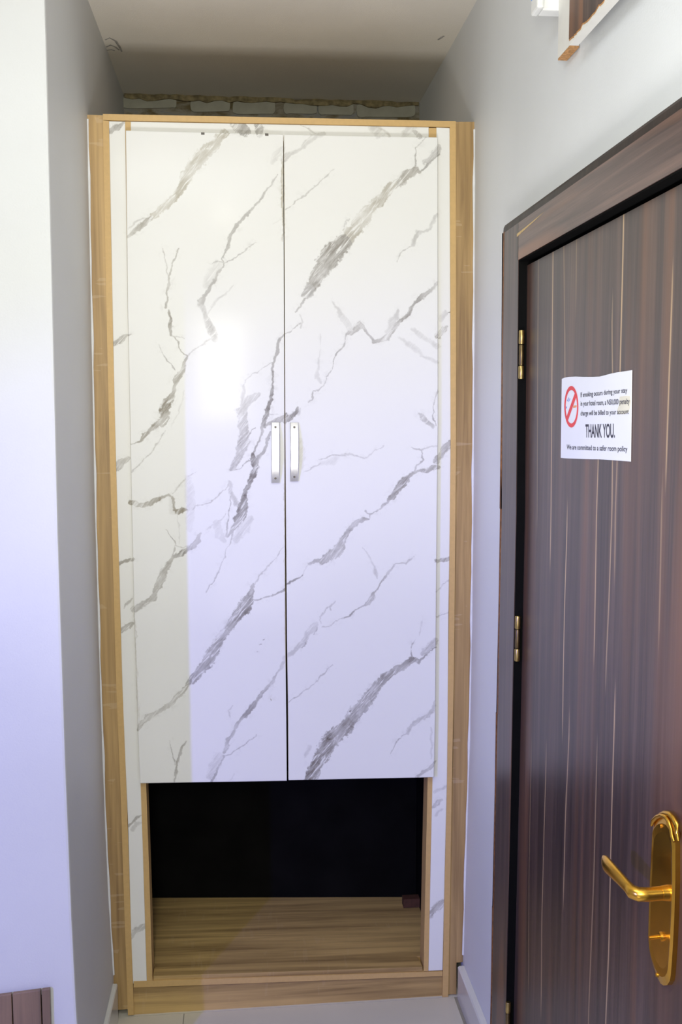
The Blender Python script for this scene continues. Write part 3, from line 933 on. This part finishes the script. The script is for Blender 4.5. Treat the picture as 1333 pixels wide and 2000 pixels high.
def bow_handle(cx, ytop, ybot, parent):
    a, b = bp(cx, ytop, 'y', -0.020), bp(cx, ybot, 'y', -0.020)
    hw = 8.3 * 2.70 / F_PX
    n = 26
    vs, fs = [], []
    for k in range(n):
        u = k / (n - 1)
        c = a.lerp(b, u)
        e = -0.04
        if u < e or u > 1 - e: out = 0.0
        else:
            q = (u - e) / (1 - 2 * e)
            out = 0.020 * 4 * q * (1 - q)
        y0 = -0.0185 - out
        for sx, dy in ((-hw, 0), (-hw + 0.002, -0.0028), (hw - 0.002, -0.0028), (hw, 0)):
            vs.append((c.x + sx, y0 + dy, c.z))
    for k in range(n - 1):
        for j in range(4):
            fs.append((4 * k + j, 4 * k + (j + 1) % 4, 4 * k + 4 + (j + 1) % 4, 4 * k + 4 + j))
    fs += [(0, 1, 2, 3), tuple(range(4 * n - 4, 4 * n))]
    h = link('bow_handle', me_from('bow_handle', vs, fs), M_STEEL, parent, smooth=True)
    mm = h.modifiers.new('split', 'EDGE_SPLIT'); mm.split_angle = math.radians(35)
    h['label'] = 'brushed metal bow handle'
    for f in (0.08, 0.92):
        c = a.lerp(b, f)
        sq_ = (f + 0.04) / 1.08
        yo_ = -0.0213 - 0.020 * 4 * sq_ * (1 - sq_)
        tube('screw', [(c.x, yo_ + 0.0004, c.z), (c.x, yo_ - 0.0010, c.z)], [0.0034, 0.0026], M_SCREW, parent, seg=12)


bow_handle(538.2, 825.0, 943.0, d1)
bow_handle(575.0, 825.4, 940.0, d2)

# carcass interior, niche and plinth
zl = bp(300, 1907, 'y', 0.0).z
zr = bp(826, 1888, 'y', 0.0).z
zd = bp(562, 1526, 'y', 0.0).z
XL_IN, XR_IN = bp(262, 1925, 'y', 0).x - 0.003, bp(864.5, 1905, 'y', 0).x + 0.002
BL, BR = 0.475, 0.428
# back board, one black sheet running up the whole carcass
loft('back_panel', [((-1.00, BL, 0.03), (-0.035, BR, 0.03)), ((-1.00, BL, 2.49), (-0.035, BR, 2.47))], (0, 0.006, 0), M_BLACK, wd)
# floor of the locker above the niche
box('divider', (-0.985, 0.004, zd + 0.010), (-0.045, 0.42, zd + 0.028), M_BLACK, wd)
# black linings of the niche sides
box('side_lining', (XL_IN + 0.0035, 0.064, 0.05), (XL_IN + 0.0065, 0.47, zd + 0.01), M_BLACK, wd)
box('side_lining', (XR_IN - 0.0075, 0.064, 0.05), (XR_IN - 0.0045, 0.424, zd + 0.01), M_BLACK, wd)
# fixed bottom panel: front edge band
pa, pb = bp(261, 1917, 'y', 0), bp(865, 1897.5, 'y', 0)
pc, pd_ = bp(261, 1929, 'y', 0), bp(865, 1906.5, 'y', 0)
rows = [(pa, pb), (pc, pd_)]
loft('bottom_panel', rows, (0, 0.42, 0), M_BAND, wd)
# loose board laid on it
ta, tb = bp(300.5, 1907, 'y', 0.004), bp(826, 1888.5, 'y', 0.004)
ba, bb = bp(301, 1914.5, 'y', 0.004), bp(826, 1896.5, 'y', 0.004)
XR2 = -0.056
t0 = ta.z - 0.0
vs = []
def zat(x, a, b): return a.z + (b.z - a.z) * (x - a.x) / (b.x - a.x)
outline = [(ta.x, 0.004), (tb.x, 0.004), (tb.x - 0.003, 0.045), (tb.x - 0.008, 0.062), (XR2 - 0.004, 0.064), (XR2 - 0.004, BR - 0.002), (-0.985, BL - 0.003), (-0.985, 0.064), (ta.x, 0.064)]
n = len(outline)
vs = [(x, y, zat(x, ta, tb)) for x, y in outline] + [(x, y, zat(x, ba, bb)) for x, y in outline]
fs = [tuple(range(n)), tuple(range(n, 2 * n))] + [(k, (k + 1) % n, n + (k + 1) % n, n + k) for k in range(n)]
lb = link('niche_board', me_from('niche_board', vs, fs), M_OAKH, wd, bevel=0.0008)
lb['label'] = 'loose oak-grain board covering the niche floor'
# plinth set slightly back
strip('plinth', [(261, 1929.5, 865, 1907), (261, 1990, 865, 1968)], 0.008, 0.016, M_OAKH, wd)
# low reddish brown block in the back corner of the niche
c0 = bp(788, 1773, 'z', zr + 0.001)
oc = box('corner_block', (-0.125, c0.y, zr + 0.0005), (-0.060, c0.y + 0.03, zr + 0.030), M_REDBROWN, wd)
oc['label'] = 'small reddish brown block in the niche corner'
# thin pale beads where the wardrobe meets both walls
def bead(name, f, sgn):
    pts = []
    rr = []
    for k in range(34):
        z = 0.12 + (2.50 - 0.12) * k / 33
        pts.append((f(z) + sgn * 0.001, 0.001, z))
        rr.append(0.0035 + 0.0012 * math.sin(k * 2.3) + 0.001 * math.sin(k * 5.1))
    tube(name, pts, rr, M_PALEBEAD, wd, seg=6)
bead('joint_bead', lx, 1)
bead('joint_bead', rx, -1)

# ------------------------------------------------------------------ entrance door on the right wall
dr = empty('door_1', (0.0, -0.98, 0.0), kind='structure')
FX = -0.030          # face of the frame
LXF = -0.010         # face of the leaf
FI = -0.575          # inner edge of far jamb (opening side)
FO = -0.437          # outer edge of far jamb
ZI, ZO = 2.060, 2.156
LY = -0.5585         # hinge edge of leaf on its own plane
NEAR = -1.62
# far jamb with a chamfered outer edge
def profile_bar(name, prof, a, b, m, parent):
    """prof points are offsets (vectors) swept from a to b"""
    a, b = Vector(a), Vector(b)
    n = len(prof)
    vs = [a + Vector(p) for p in prof] + [b + Vector(p) for p in prof]
    fs = [tuple(range(n)), tuple(range(n, 2 * n))] + [(k, (k + 1) % n, n + (k + 1) % n, n + k) for k in range(n)]
    return link(name, me_from(name, vs, fs), m, parent)

JT = 0.028   # back of frame inside wall
jf = bp(980, 447, 'x', FX).y; jfb = bp(957, 2000, 'x', FX).y
def jamb(name, yo, yi, z0, z1):
    # frame face tapers a little as in the real fitting (out of plumb by about a centimetre)
    s = 1 if yo > yi else -1
    vs, fs = [], []
    for z in (-0.010, 0.5, 1.0, 1.5, z1):
        if s > 0:
            o_ = float(np.interp(z, [0.18, 1.49, 2.15], [-0.420, -0.4525, -0.4325]))
            i_ = float(np.interp(z, [0.27, 1.0, 1.50, 2.06], [-0.5655, -0.583, -0.5900, -0.5745]))
        else: o_, i_ = yo, yi
        vs += [(JT, i_, z), (FX, i_, z), (FX, o_ - s * 0.018, z), (FX + 0.005, o_ - s * 0.012, z), (FX + 0.018, o_ , z), (0.012, o_, z), (0.012, o_ - s * 0.03, z), (JT, o_ - s * 0.10, z)]
    n = 8
    for r in range(4):
        for k in range(n):
            fs.append((r * n + k, r * n + (k + 1) % n, (r + 1) * n + (k + 1) % n, (r + 1) * n + k))
    fs += [tuple(range(n)), tuple(range(4 * n, 5 * n))]
    return link(name, me_from(name, vs, fs), M_WALJ, dr)

HB = 2.140
jamb('jamb', FO, FI, 0.0, HB)
jamb('jamb', NEAR - 0.12, NEAR + 0.02, 0.0, HB)
# dark quarter bead round the outside of the frame
pb_ = [(0.012, 0, HB), (FX + 0.004, 0, HB), (FX + 0.004, 0, HB + 0.004), (FX + 0.005, 0, HB + 0.015), (FX + 0.008, 0, HB + 0.021), (0.012, 0, HB + 0.020)]
ob = profile_bar('frame_bead', pb_, (0, NEAR - 0.12, 0), (0, -0.4325, 0), M_BEAD, dr)
ob['label'] = 'dark bead along the top of the door frame'
for z0_, z1_ in ((-0.01, 0.5), (0.5, 1.0), (1.0, 1.5), (1.5, 2.142)):
    f0, f1 = [float(np.interp(z, [0.18, 1.49, 2.15], [-0.420, -0.4525, -0.4325])) for z in (z0_, z1_)]
    pr_ = [(FX + 0.003, -0.006), (FX - 0.001, -0.0085), (FX + 0.001, -0.002), (FX + 0.010, 0.0015), (FX + 0.018, 0.001)]
    vs = [(a, f0 + b_, z0_) for a, b_ in pr_] + [(a, f1 + b_, z1_) for a, b_ in pr_]
    fs = [(0, 1, 2, 3, 4), (5, 6, 7, 8, 9)] + [(k, (k + 1) % 5, 5 + (k + 1) % 5, 5 + k) for k in range(5)]
    link('frame_bead', me_from('frame_bead', vs, fs), M_BEAD, dr)
    box('raw_edge', (FX - 0.0006, (f0 + f1) / 2 - 0.0085, z0_), (FX + 0.002, (f0 + f1) / 2 - 0.0150, z1_), M_RAWEDGE, dr)
# head between the jambs, chamfered on top
HZ = 2.155
prof = [(JT, 0, ZI), (FX, 0, ZI), (FX, 0, HB), (0.012, 0, HB), (JT, 0, HB - 0.06)]
profile_bar('head', prof, (0, NEAR + 0.02, 0), (0, -0.5735, 0), M_WALH, dr)
st0 = [bp(a, b, 'x', FX - 0.0003) for a, b in ((1010, 457), (1030, 441), (1063, 414), (1036, 439), (1010, 463))]
vs = st0 + [v + Vector((0.0006, 0, 0)) for v in st0]
link('pale_streak', me_from('pale_streak', vs, [(0, 1, 2, 3, 4), (9, 8, 7, 6, 5)] + [(k, (k + 1) % 5, 5 + (k + 1) % 5, 5 + k) for k in range(5)]), M_STREAK, dr)
# black rebate lining the opening
def reb(name, a, b): box(name, a, b, M_DARKREV, dr)
vs, fs = [], []
rows_ = []
for z in (0.0, 0.27, 1.0, 1.5, 2.0585):
    i_ = float(np.interp(z, [0.27, 1.0, 1.50, 2.06], [-0.5655, -0.583, -0.5900, -0.5745]))
    rows_.append(((FX + 0.0015, i_ - 0.0006, z), (FX + 0.0015, i_ - 0.0030, z)))
o = loft('rebate', rows_, (0.052, 0, 0), M_DARKREV, dr)
box('rebate', (FX + 0.0015, NEAR + 0.02, ZI - 0.003), (0.024, -0.578, ZI - 0.0006), M_DARKREV, dr)
box('rebate', (0.0245, NEAR + 0.02, 0.0), (0.034, -0.560, 2.058), M_DARKREV, dr)

# leaf: front grid with the pale stripes of the print
STR = [  # measured pale streaks: tone, [(px, py)]
 (.85, [(1081, 490), (1079, 700), (1077, 1000), (1076, 1060)]), (.95, [(1219, 420), (1217, 520), (1215, 600), (1212, 720)]),
 (.35, [(1052, 520), (1051, 700), (1050, 1000)]), (.3, [(1127, 470), (1126, 560)]), (.35, [(1102, 480), (1104, 700), (1105, 760)]),
 (.7, [(1313, 590), (1307, 760), (1303, 880)]), (.5, [(1196, 640), (1198, 780)]), (.75, [(1169, 905), (1166, 1000), (1163, 1180), (1162, 1240)]),
 (.9, [(1108, 1035), (1103, 1200), (1101, 1310), (1100, 1390)]), (.6, [(1197, 905), (1196, 1000), (1191, 1150), (1185, 1290)]), (.45, [(1206, 905), (1203, 990), (1202, 1080)]),
 (.85, [(1201, 1400), (1196, 1570), (1193, 1700), (1190, 1850), (1184, 1990)]), (.75, [(1112, 1440), (1105, 1600), (1102, 1720)]),
 (.7, [(1067, 1500), (1063, 1640), (1059, 1800), (1058, 1940)]), (.35, [(1038, 1490), (1034, 1700), (1033, 1900)]), (.5, [(1166, 1500), (1161, 1700), (1150, 1990)]),
 (.3, [(1293, 1000), (1290, 1150), (1289, 1200)])]
ny, nz = 620, 60
yy = np.linspace(NEAR + 0.03, 0, ny + 1)
zz = np.linspace(0.006, 2.048, nz + 1)
V = np.repeat(zz[:, None], ny + 1, 1)
# hinge edge follows the jamb
edge = np.interp(zz, [0.27, 1.0, 1.50, 2.05], [-0.549, -0.562, -0.572, -0.553])[:, None]
U = np.linspace(0, 1, ny + 1)[None, :]
Y = (NEAR + 0.035) * (1 - U) + edge * U
sd = np.full(Y.shape, 0.05); st_ = np.zeros(Y.shape)
for tone, pts in STR:
    P3 = [bp(a, b, 'x', LXF) for a, b in pts]
    for k in range(len(P3) - 1):
        y0, z0, y1, z1 = P3[k].y, P3[k].z, P3[k + 1].y, P3[k + 1].z
        dy, dz = y1 - y0, z1 - z0
        t = np.clip(((Y - y0) * dy + (V - z0) * dz) / (dy * dy + dz * dz), 0, 1)
        end = 0.8
        d = np.hypot((Y - y0 - t * dy) * 1.0, (V - z0 - t * dz) * 0.05)
        m = d < sd
        sd[m] = d[m]; st_[m] = tone
vs = [(LXF, float(a), float(b)) for a, b in zip(Y.ravel(), V.ravel())]
idx = np.arange(Y.size).reshape(Y.shape)
q = np.stack([idx[:-1, :-1], idx[:-1, 1:], idx[1:, 1:], idx[1:, :-1]], -1).reshape(-1, 4)
b = np.concatenate([idx[0, :-1], idx[:-1, -1], idx[-1, :0:-1], idx[:0:-1, 0]])
nb = len(b); nF = Y.size
vs += [(LXF + 0.034, vs[k][1], vs[k][2]) for k in b]
ri = nF + np.arange(nb)
side = np.stack([b, np.roll(b, -1), np.roll(ri, -1), ri], 1)
fs = [tuple(int(x) for x in r) for r in np.concatenate([q, side])] + [(int(ri[0]), int(ri[ny]), int(ri[ny + nz]), int(ri[2 * ny + nz]))]
me = me_from('door_leaf', vs, fs)
for nm, A in (('sd', sd), ('st', st_)):
    at = me.attributes.new(nm, 'FLOAT', 'POINT')
    at.data.foreach_set('value', np.concatenate([A.ravel(), np.full(nb, 0.05 if nm == 'sd' else 0)]).astype(np.float32))
leaf = link('door_leaf', me, M_WALV, dr)

# hinges: knuckles standing in the rebate gap
for (x0, y0, x1, y1) in ((1019.5, 645, 1018.5, 740), (1012, 1203, 1010.5, 1291), (993.5, 1957, 991.5, 2030)):
    zq = bp(x0, (y0 + y1) / 2, 'x', -0.016).z
    yc = float(np.interp(zq, [0.27, 1.0, 1.50, 2.06], [-0.5655, -0.583, -0.5900, -0.5745])) - 0.0085
    a, b = bp(x0, y0, 'y', yc), bp(x1, y1, 'y', yc)
    xk = (a.x + b.x) / 2
    h = empty('hinge', (0, 0, 0)); h.parent = dr
    h.location = Vector((xk, yc, b.z)) - dr.location
    H = a.z - b.z
    for f0, f1, mm, rr in ((0.0, 0.27, M_HINGE, 0.0060), (0.285, 0.70, M_BRASSD, 0.0054), (0.715, 1.0, M_HINGE, 0.0060)):
        zs = [b.z + H * f0, b.z + H * f0 + 0.002, b.z + H * f1 - 0.002, b.z + H * f1]
        tube('knuckle', [(b.x + (a.x - b.x) * (z - b.z) / H, yc, z) for z in zs], [rr * 0.85, rr, rr, rr * 0.85], mm, h, seg=16)
    box('hinge_plate', (xk - 0.001, yc + 0.0035, b.z + 0.002), (xk + 0.003, yc + 0.0052, a.z - 0.002), M_BRASSD, h)

# lock plate
PXP = -0.0175
def P(px, py): return bp(px, py, 'x', PXP)
outl = [(1277, 1612), (1281, 1602), (1288, 1594), (1297, 1591), (1306, 1594), (1313, 1604), (1317, 1618), (1318.5, 1632),
        (1320, 1652), (1320, 1720), (1318, 1790), (1315, 1850), (1313, 1880), (1311, 1905), (1309, 1916), (1304, 1924), (1297, 1925), (1291, 1921),
        (1283, 1906), (1276, 1886), (1270, 1862), (1268, 1838), (1269, 1790), (1271, 1730), (1273.5, 1680), (1276, 1630)]
front = [P(x, y) for x, y in outl]
cen = sum(front, Vector()) / len(front)
inner = [cen + (v - cen) * 0.90 + Vector((-0.0030, 0, 0)) for v in front]
inner2 = [cen + (v - cen) * 0.80 + Vector((-0.0022, 0, 0)) for v in front]
back = [Vector((LXF - 0.0001, v.y, v.z)) for v in front]
n = len(front)
vs = back + front + inner + inner2
fs = [tuple(range(n)), tuple(range(3 * n, 4 * n))]
for r in range(3):
    fs += [(r * n + k, r * n + (k + 1) % n, (r + 1) * n + (k + 1) % n, (r + 1) * n + k) for k in range(n)]
plate = link('lock_plate', me_from('lock_plate', vs, fs), M_BRASS, dr)
plate['label'] = 'tall polished brass lock plate with arched top'
# raised moulding round the arched head
pts = [P(x, y) + Vector((-0.003, 0, 0)) for x, y in [(1277, 1612), (1281, 1602), (1288, 1595), (1297, 1592), (1306, 1596), (1312, 1606), (1316, 1620), (1318, 1634), (1322, 1644)]]
tube('plate_moulding', pts, [0.002] + [0.0034] * 7 + [0.002], M_BRASS, plate, seg=10)
pts = [P(x, y) + Vector((-0.0005, 0, 0)) for x, y in [(1290, 1590), (1300, 1588), (1310, 1590), (1318, 1599), (1323, 1612), (1326, 1628), (1327, 1642)]]
tube('plate_moulding', pts, [0.002] + [0.0042] * 5 + [0.002], M_BRASS, plate, seg=10)
for x, y in ((1295, 1613), (1288, 1904)):
    c = P(x, y)
    tube('screw', [(PXP - 0.001, c.y, c.z), (PXP - 0.0048, c.y, c.z)], [0.0036, 0.0028], M_BRASS, plate, seg=12)
# lever
c = bp(1306, 1744, 'x', PXP - 0.002)
elbow = bp(1237, 1757, 'y', c.y + 0.004)
mid1 = Vector((elbow.x + 0.008, c.y, c.z))
lever_path = [Vector((PXP + 0.002, c.y, c.z)), Vector((PXP - 0.012, c.y, c.z)), Vector((PXP - 0.0125, c.y, c.z))]
tube('rose', [(PXP - 0.001, c.y, c.z), (PXP - 0.013, c.y, c.z)], [0.0120, 0.0105], M_BRASS, plate, seg=20)
tip = bp(1180, 1683, 'x', elbow.x - 0.004)
ps, sq = [], []
ex = elbow.x
seq = [((PXP - 0.012, c.y, c.z), (.0100, .0100)), ((ex + 0.020, c.y, c.z - 0.0005), (.0103, .0103)), ((ex + 0.008, c.y + 0.002, c.z - 0.001), (.0108, .0105)),
       ((ex + 0.001, c.y + 0.009, c.z - 0.0005), (.0098, .0105))]
e3 = Vector(seq[-1][0])
for k in range(1, 9):
    u = k / 8
    p = e3.lerp(tip, u)
    p.z += 0.004 * math.sin(math.pi * u)
    p.x -= 0.003 * math.sin(math.pi * u)
    wv = 0.0098 + 0.0040 * min(1, u * 1.2) ** 1.4 - (0.003 if u > 0.95 else 0)
    seq.append((tuple(p), (0.0065 if u < 1 else 0.004, wv)))
lv = tube('lever_handle', [s[0] for s in seq], None, M_BRASS, plate, seg=18, squash=[s[1] for s in seq])
# thumb turn
c = bp(1296, 1829, 'x', PXP)
tube('thumb_turn', [(PXP - 0.001, c.y, c.z), (PXP - 0.006, c.y, c.z), (PXP - 0.0062, c.y, c.z), (PXP - 0.022, c.y, c.z - 0.001)], [0.0075, 0.0065, 0.003, 0.003], M_BRASS, plate, seg=14)

# ------------------------------------------------------------------ paper notice on the door
NXF = LXF - 0.0016
Q = [bp(1098, 740, 'x', NXF), bp(1235, 723, 'x', NXF), bp(1232.5, 901, 'x', NXF), bp(1096, 894, 'x', NXF)]
nt = empty('notice', (NXF, (Q[0].y + Q[1].y) / 2, Q[2].z), 'white paper no-smoking notice taped to the dark wooden door', 'notice')
top_px = [(1098, 740), (1104, 737.5), (1112, 736), (1125, 735.5), (1140, 736), (1160, 736), (1172, 735.5), (1182, 733), (1195, 729.5), (1208, 727), (1222, 725), (1235, 723)]
bot_px = [(1096, 894), (1103, 895), (1111, 895.5), (1124, 896), (1139, 896.5), (1158, 897), (1170, 897), (1180, 897.5), (1193, 898.5), (1206, 899.5), (1220, 900.5), (1232.5, 901.5)]
vs, fs = [], []
n = len(top_px); R_ = 5
for r in range(R_ + 1):
    for k in range(n):
        a, b = bp(*top_px[k], 'x', NXF), bp(*bot_px[k], 'x', NXF)
        p = a.lerp(b, r / R_)
        vs.append(p)
vs += [v + Vector((0.0008, 0, 0)) for v in vs]
o_ = n * (R_ + 1)
for r in range(R_):
    for k in range(n - 1):
        a = r * n + k
        fs += [(a, a + 1, a + n + 1, a + n), (o_ + a, o_ + a + 1, o_ + a + n + 1, o_ + a + n)]
bl = list(range(n)) + [r * n + n - 1 for r in range(1, R_ + 1)] + [R_ * n + k for k in range(n - 2, -1, -1)] + [r * n for r in range(R_ - 1, 0, -1)]
fs += [(bl[k], bl[(k + 1) % len(bl)], o_ + bl[(k + 1) % len(bl)], o_ + bl[k]) for k in range(len(bl))]
link('paper_sheet', me_from('paper_sheet', vs, fs), M_PAPER, nt)
TX = NXF - 0.0004
c2 = lambda X, Y: (1080 + X * 0.13503, 710 + Y * 0.13503)


def text_line(body, bl_, br_, tl_, tr_, m, bold=0.0, cap='H'):
    cu = bpy.data.curves.new('text_line', 'FONT')
    cu.body = body
    cu.size = 1.0
    cu.offset = bold
    cu.fill_mode = 'FRONT'
    tmp = bpy.data.objects.new('tmp', cu)
    col.objects.link(tmp)
    dg = bpy.context.evaluated_depsgraph_get()
    me = bpy.data.meshes.new_from_object(tmp.evaluated_get(dg))
    bpy.data.objects.remove(tmp)
    co = np.empty(len(me.vertices) * 3, np.float32)
    me.vertices.foreach_get('co', co)
    co = co.reshape(-1, 3)
    x0, x1 = co[:, 0].min(), co[:, 0].max()
    capz = 0.70
    A, B, C_, D = [np.array(bp(*c2(*p), 'x', TX)) for p in (bl_, br_, tl_, tr_)]
    u = ((co[:, 0] - x0) / (x1 - x0))[:, None]
    v = (co[:, 1] / capz)[:, None]
    lo = A * (1 - u) + B * u
    hi = C_ * (1 - u) + D * u
    out = lo + (hi - lo) * v
    out[:, 0] = TX
    me.vertices.foreach_set('co', out.astype(np.float32).ravel())
    me.update()
    return link('text_line', me, m, nt)


text_line('If smoking occurs during your stay', (405, 487), (1080, 418), (405, 418), (1080, 347), M_INK, 0.012)
text_line('in your hotel room, a N50,000 penalty', (405, 612), (1115, 582), (405, 543), (1115, 503), M_INK, 0.012)
text_line('charge will be billed to your account', (405, 752), (1100, 727), (405, 685), (1100, 655), M_INK, 0.012)
text_line('THANK YOU.', (475, 1065), (900, 1068), (475, 880), (900, 870), M_INK, 0.02)
text_line('We are committed to a safer room policy', (205, 1240), (1082, 1272), (205, 1170), (1082, 1195), M_INK, 0.012)


def flat(name, pts, m, x=TX):
    v = [bp(*c2(*p), 'x', x) for p in pts]
    n = len(v)
    vs = v + [q + Vector((0.0003, 0, 0)) for q in v]
    fs = [tuple(range(n)), tuple(range(n, 2 * n))] + [(k, (k + 1) % n, n + (k + 1) % n, n + k) for k in range(n)]
    return link(name, me_from(name, vs, fs), m, nt)


# prohibition ring: equal thickness circle seen on the receding sheet
n = 48
vs, fs = [], []
for k in range(n):
    a = 2 * math.pi * k / n
    for s_, t_ in ((101, 300), (83, 243)):
        vs.append(bp(*c2(270 + s_ * math.cos(a), 625 - t_ * math.sin(a)), 'x', TX - 0.0002))
vs += [v + Vector((0.0003, 0, 0)) for v in vs]
for k in range(n):
    a, b = 2 * k, 2 * ((k + 1) % n)
    fs += [(a, b, b + 1, a + 1), (2 * n + a, 2 * n + b, 2 * n + b + 1, 2 * n + a + 1), (a, b, 2 * n + b, 2 * n + a), (a + 1, b + 1, 2 * n + b + 1, 2 * n + a + 1)]
pr = link('prohibition_ring', me_from('prohibition_ring', vs, fs), M_RED, nt)
flat('prohibition_bar', [(322, 425), (345, 470), (220, 825), (200, 775)], M_RED, TX - 0.0003)
flat('cigarette', [(298, 612), (345, 602), (345, 632), (298, 645)], M_ORANGE)
flat('cigarette', [(192, 625), (206, 622), (206, 648), (192, 650)], M_BLUEINK)
flat('smoke_wisp', [(208, 540), (225, 505), (232, 488), (236, 500), (228, 525), (214, 548)], M_BLUEINK)
flat('smoke_wisp', [(226, 548), (240, 525), (250, 500), (254, 512), (244, 538), (232, 552)], M_BLUEINK)
fst = flat('stain', [(970, 480), (1050, 468), (1118, 470), (1135, 540), (1125, 620), (1105, 700), (1040, 735), (945, 735), (930, 690), (960, 600)], M_STAIN, TX + 0.0003)

# ------------------------------------------------------------------ board and box high on the right wall
bd = empty('wall_board', (0.0, -1.1, 2.36), 'splintered dark brown board on white batten, high on wall above the door', 'board')
w0 = rx(2.5)
XB1, XB2 = -0.014, -0.031
ya = bp(1090, 115, 'x', XB1).y
zb_ = bp(1090, 115, 'x', XB1).z
ye = bp(1133, 86, 'x', w0).y
bat = box('batten', (w0 - 0.001, ya, zb_ + 0.0002), (XB1, ye, ZC - 0.001), M_WBOARD, bd)
box('raw_end', (w0 - 0.001, ya - 0.0005, zb_ - 0.003), (XB1 + 0.0005, ye, zb_), M_RAW, bd)
yd = bp(1112.5, 82, 'x', XB2).y
zb2 = bp(1112.5, 82, 'x', XB2).z
box('board_core', (XB1, yd, zb2 - 0.006), (XB2, -1.75, ZC - 0.001), M_WBOARD, bd)
# brown laminate face with a splintered lower edge
rnd = random.Random(9)
pts = [(yd - 0.001, ZC - 0.003), (yd - 0.001, zb2 + 0.004)]
y = yd - 0.001
while y > -1.72:
    y -= rnd.uniform(0.008, 0.022)
    pts.append((y, zb2 + 0.001 + rnd.choice([0.000, 0.001, 0.002, 0.005])))
    if rnd.random() < 0.6: pts.append((y - 0.002, zb2 + 0.003))
pts.append((-1.745, ZC - 0.003))
n = len(pts)
vs = [(XB2 - 0.0012, a, b) for a, b in pts] + [(XB2 - 0.0002, a, b) for a, b in pts]
fs = [tuple(range(n)), tuple(range(2 * n - 1, n - 1, -1))] + [(k, (k + 1) % n, n + (k + 1) % n, n + k) for k in range(n)]
link('brown_face', me_from('brown_face', vs, fs), M_BROWN, bd)
n = len(pts)
vs = [(XB2 - 0.0006, a, b - 0.003) for a, b in pts] + [(XB2 - 0.0001, a, b - 0.003) for a, b in pts]
link('splinter_edge', me_from('splinter_edge', vs, fs), M_RAW, bd)
# white plastic trunking box next to it
jb = empty('junction_box', (0.0, -0.86, 2.47), 'small white plastic junction box on wall beside the brown board', 'box')
xf = -0.060
c3 = bp(1037, 33, 'x', xf)
jy0, jz0 = c3.y, c3.z
box('box_body', (w0 - 0.001, jy0 - 0.001, jz0 + 0.001), (xf + 0.014, ya + 0.0005, 2.70), M_PLASTIC, jb, bevel=0.003)
box('box_lid', (xf + 0.0138, jy0, jz0), (xf, ya - 0.012, 2.702), M_PLASTIC, jb, bevel=0.004)
M_BLUEP = plain('blue_sticker', (0.10, 0.28, 0.75), 0.4)
box('blue_label', (xf + 0.0002, jy0 - 0.004, jz0 + 0.028), (xf - 0.0006, jy0 - 0.018, jz0 + 0.055), M_BLUEP, jb)

# ------------------------------------------------------------------ plank furniture end at lower left
hb = empty('headboard', (-1.30, -0.556, -0.010), 'dark brown planked headboard standing against the left wall', 'headboard')
hy = -0.550
xs = [bp(98, 1932, 'y', hy).x, bp(80, 1935, 'y', hy).x, bp(23, 1942, 'y', hy).x]
zt = bp(98, 1932, 'y', hy).z
zt0 = bp(0, 1945, 'y', hy).z
sl = (zt - zt0) / (xs[0] - bp(0, 1945, 'y', hy).x)
edges = xs + [xs[2] - 0.10, xs[2] - 0.20, xs[2] - 0.30]
for k in range(len(edges) - 1):
    x1, x0 = edges[k] - 0.0012, edges[k + 1] + 0.0012
    za, zb3 = zt - sl * (xs[0] - x0), zt - sl * (xs[0] - x1)
    loft('plank', [((x0, hy, za), (x1, hy, zb3)), ((x0, hy, -0.010), (x1 - 0.002, hy, -0.010))], (0, 0.010, 0), M_PLANK, hb, bevel=0.001)
box('backing', (edges[-1], hy + 0.010, -0.010), (edges[0] - 0.004, hy + 0.0125, zt - 0.02), M_DARKREV, hb)
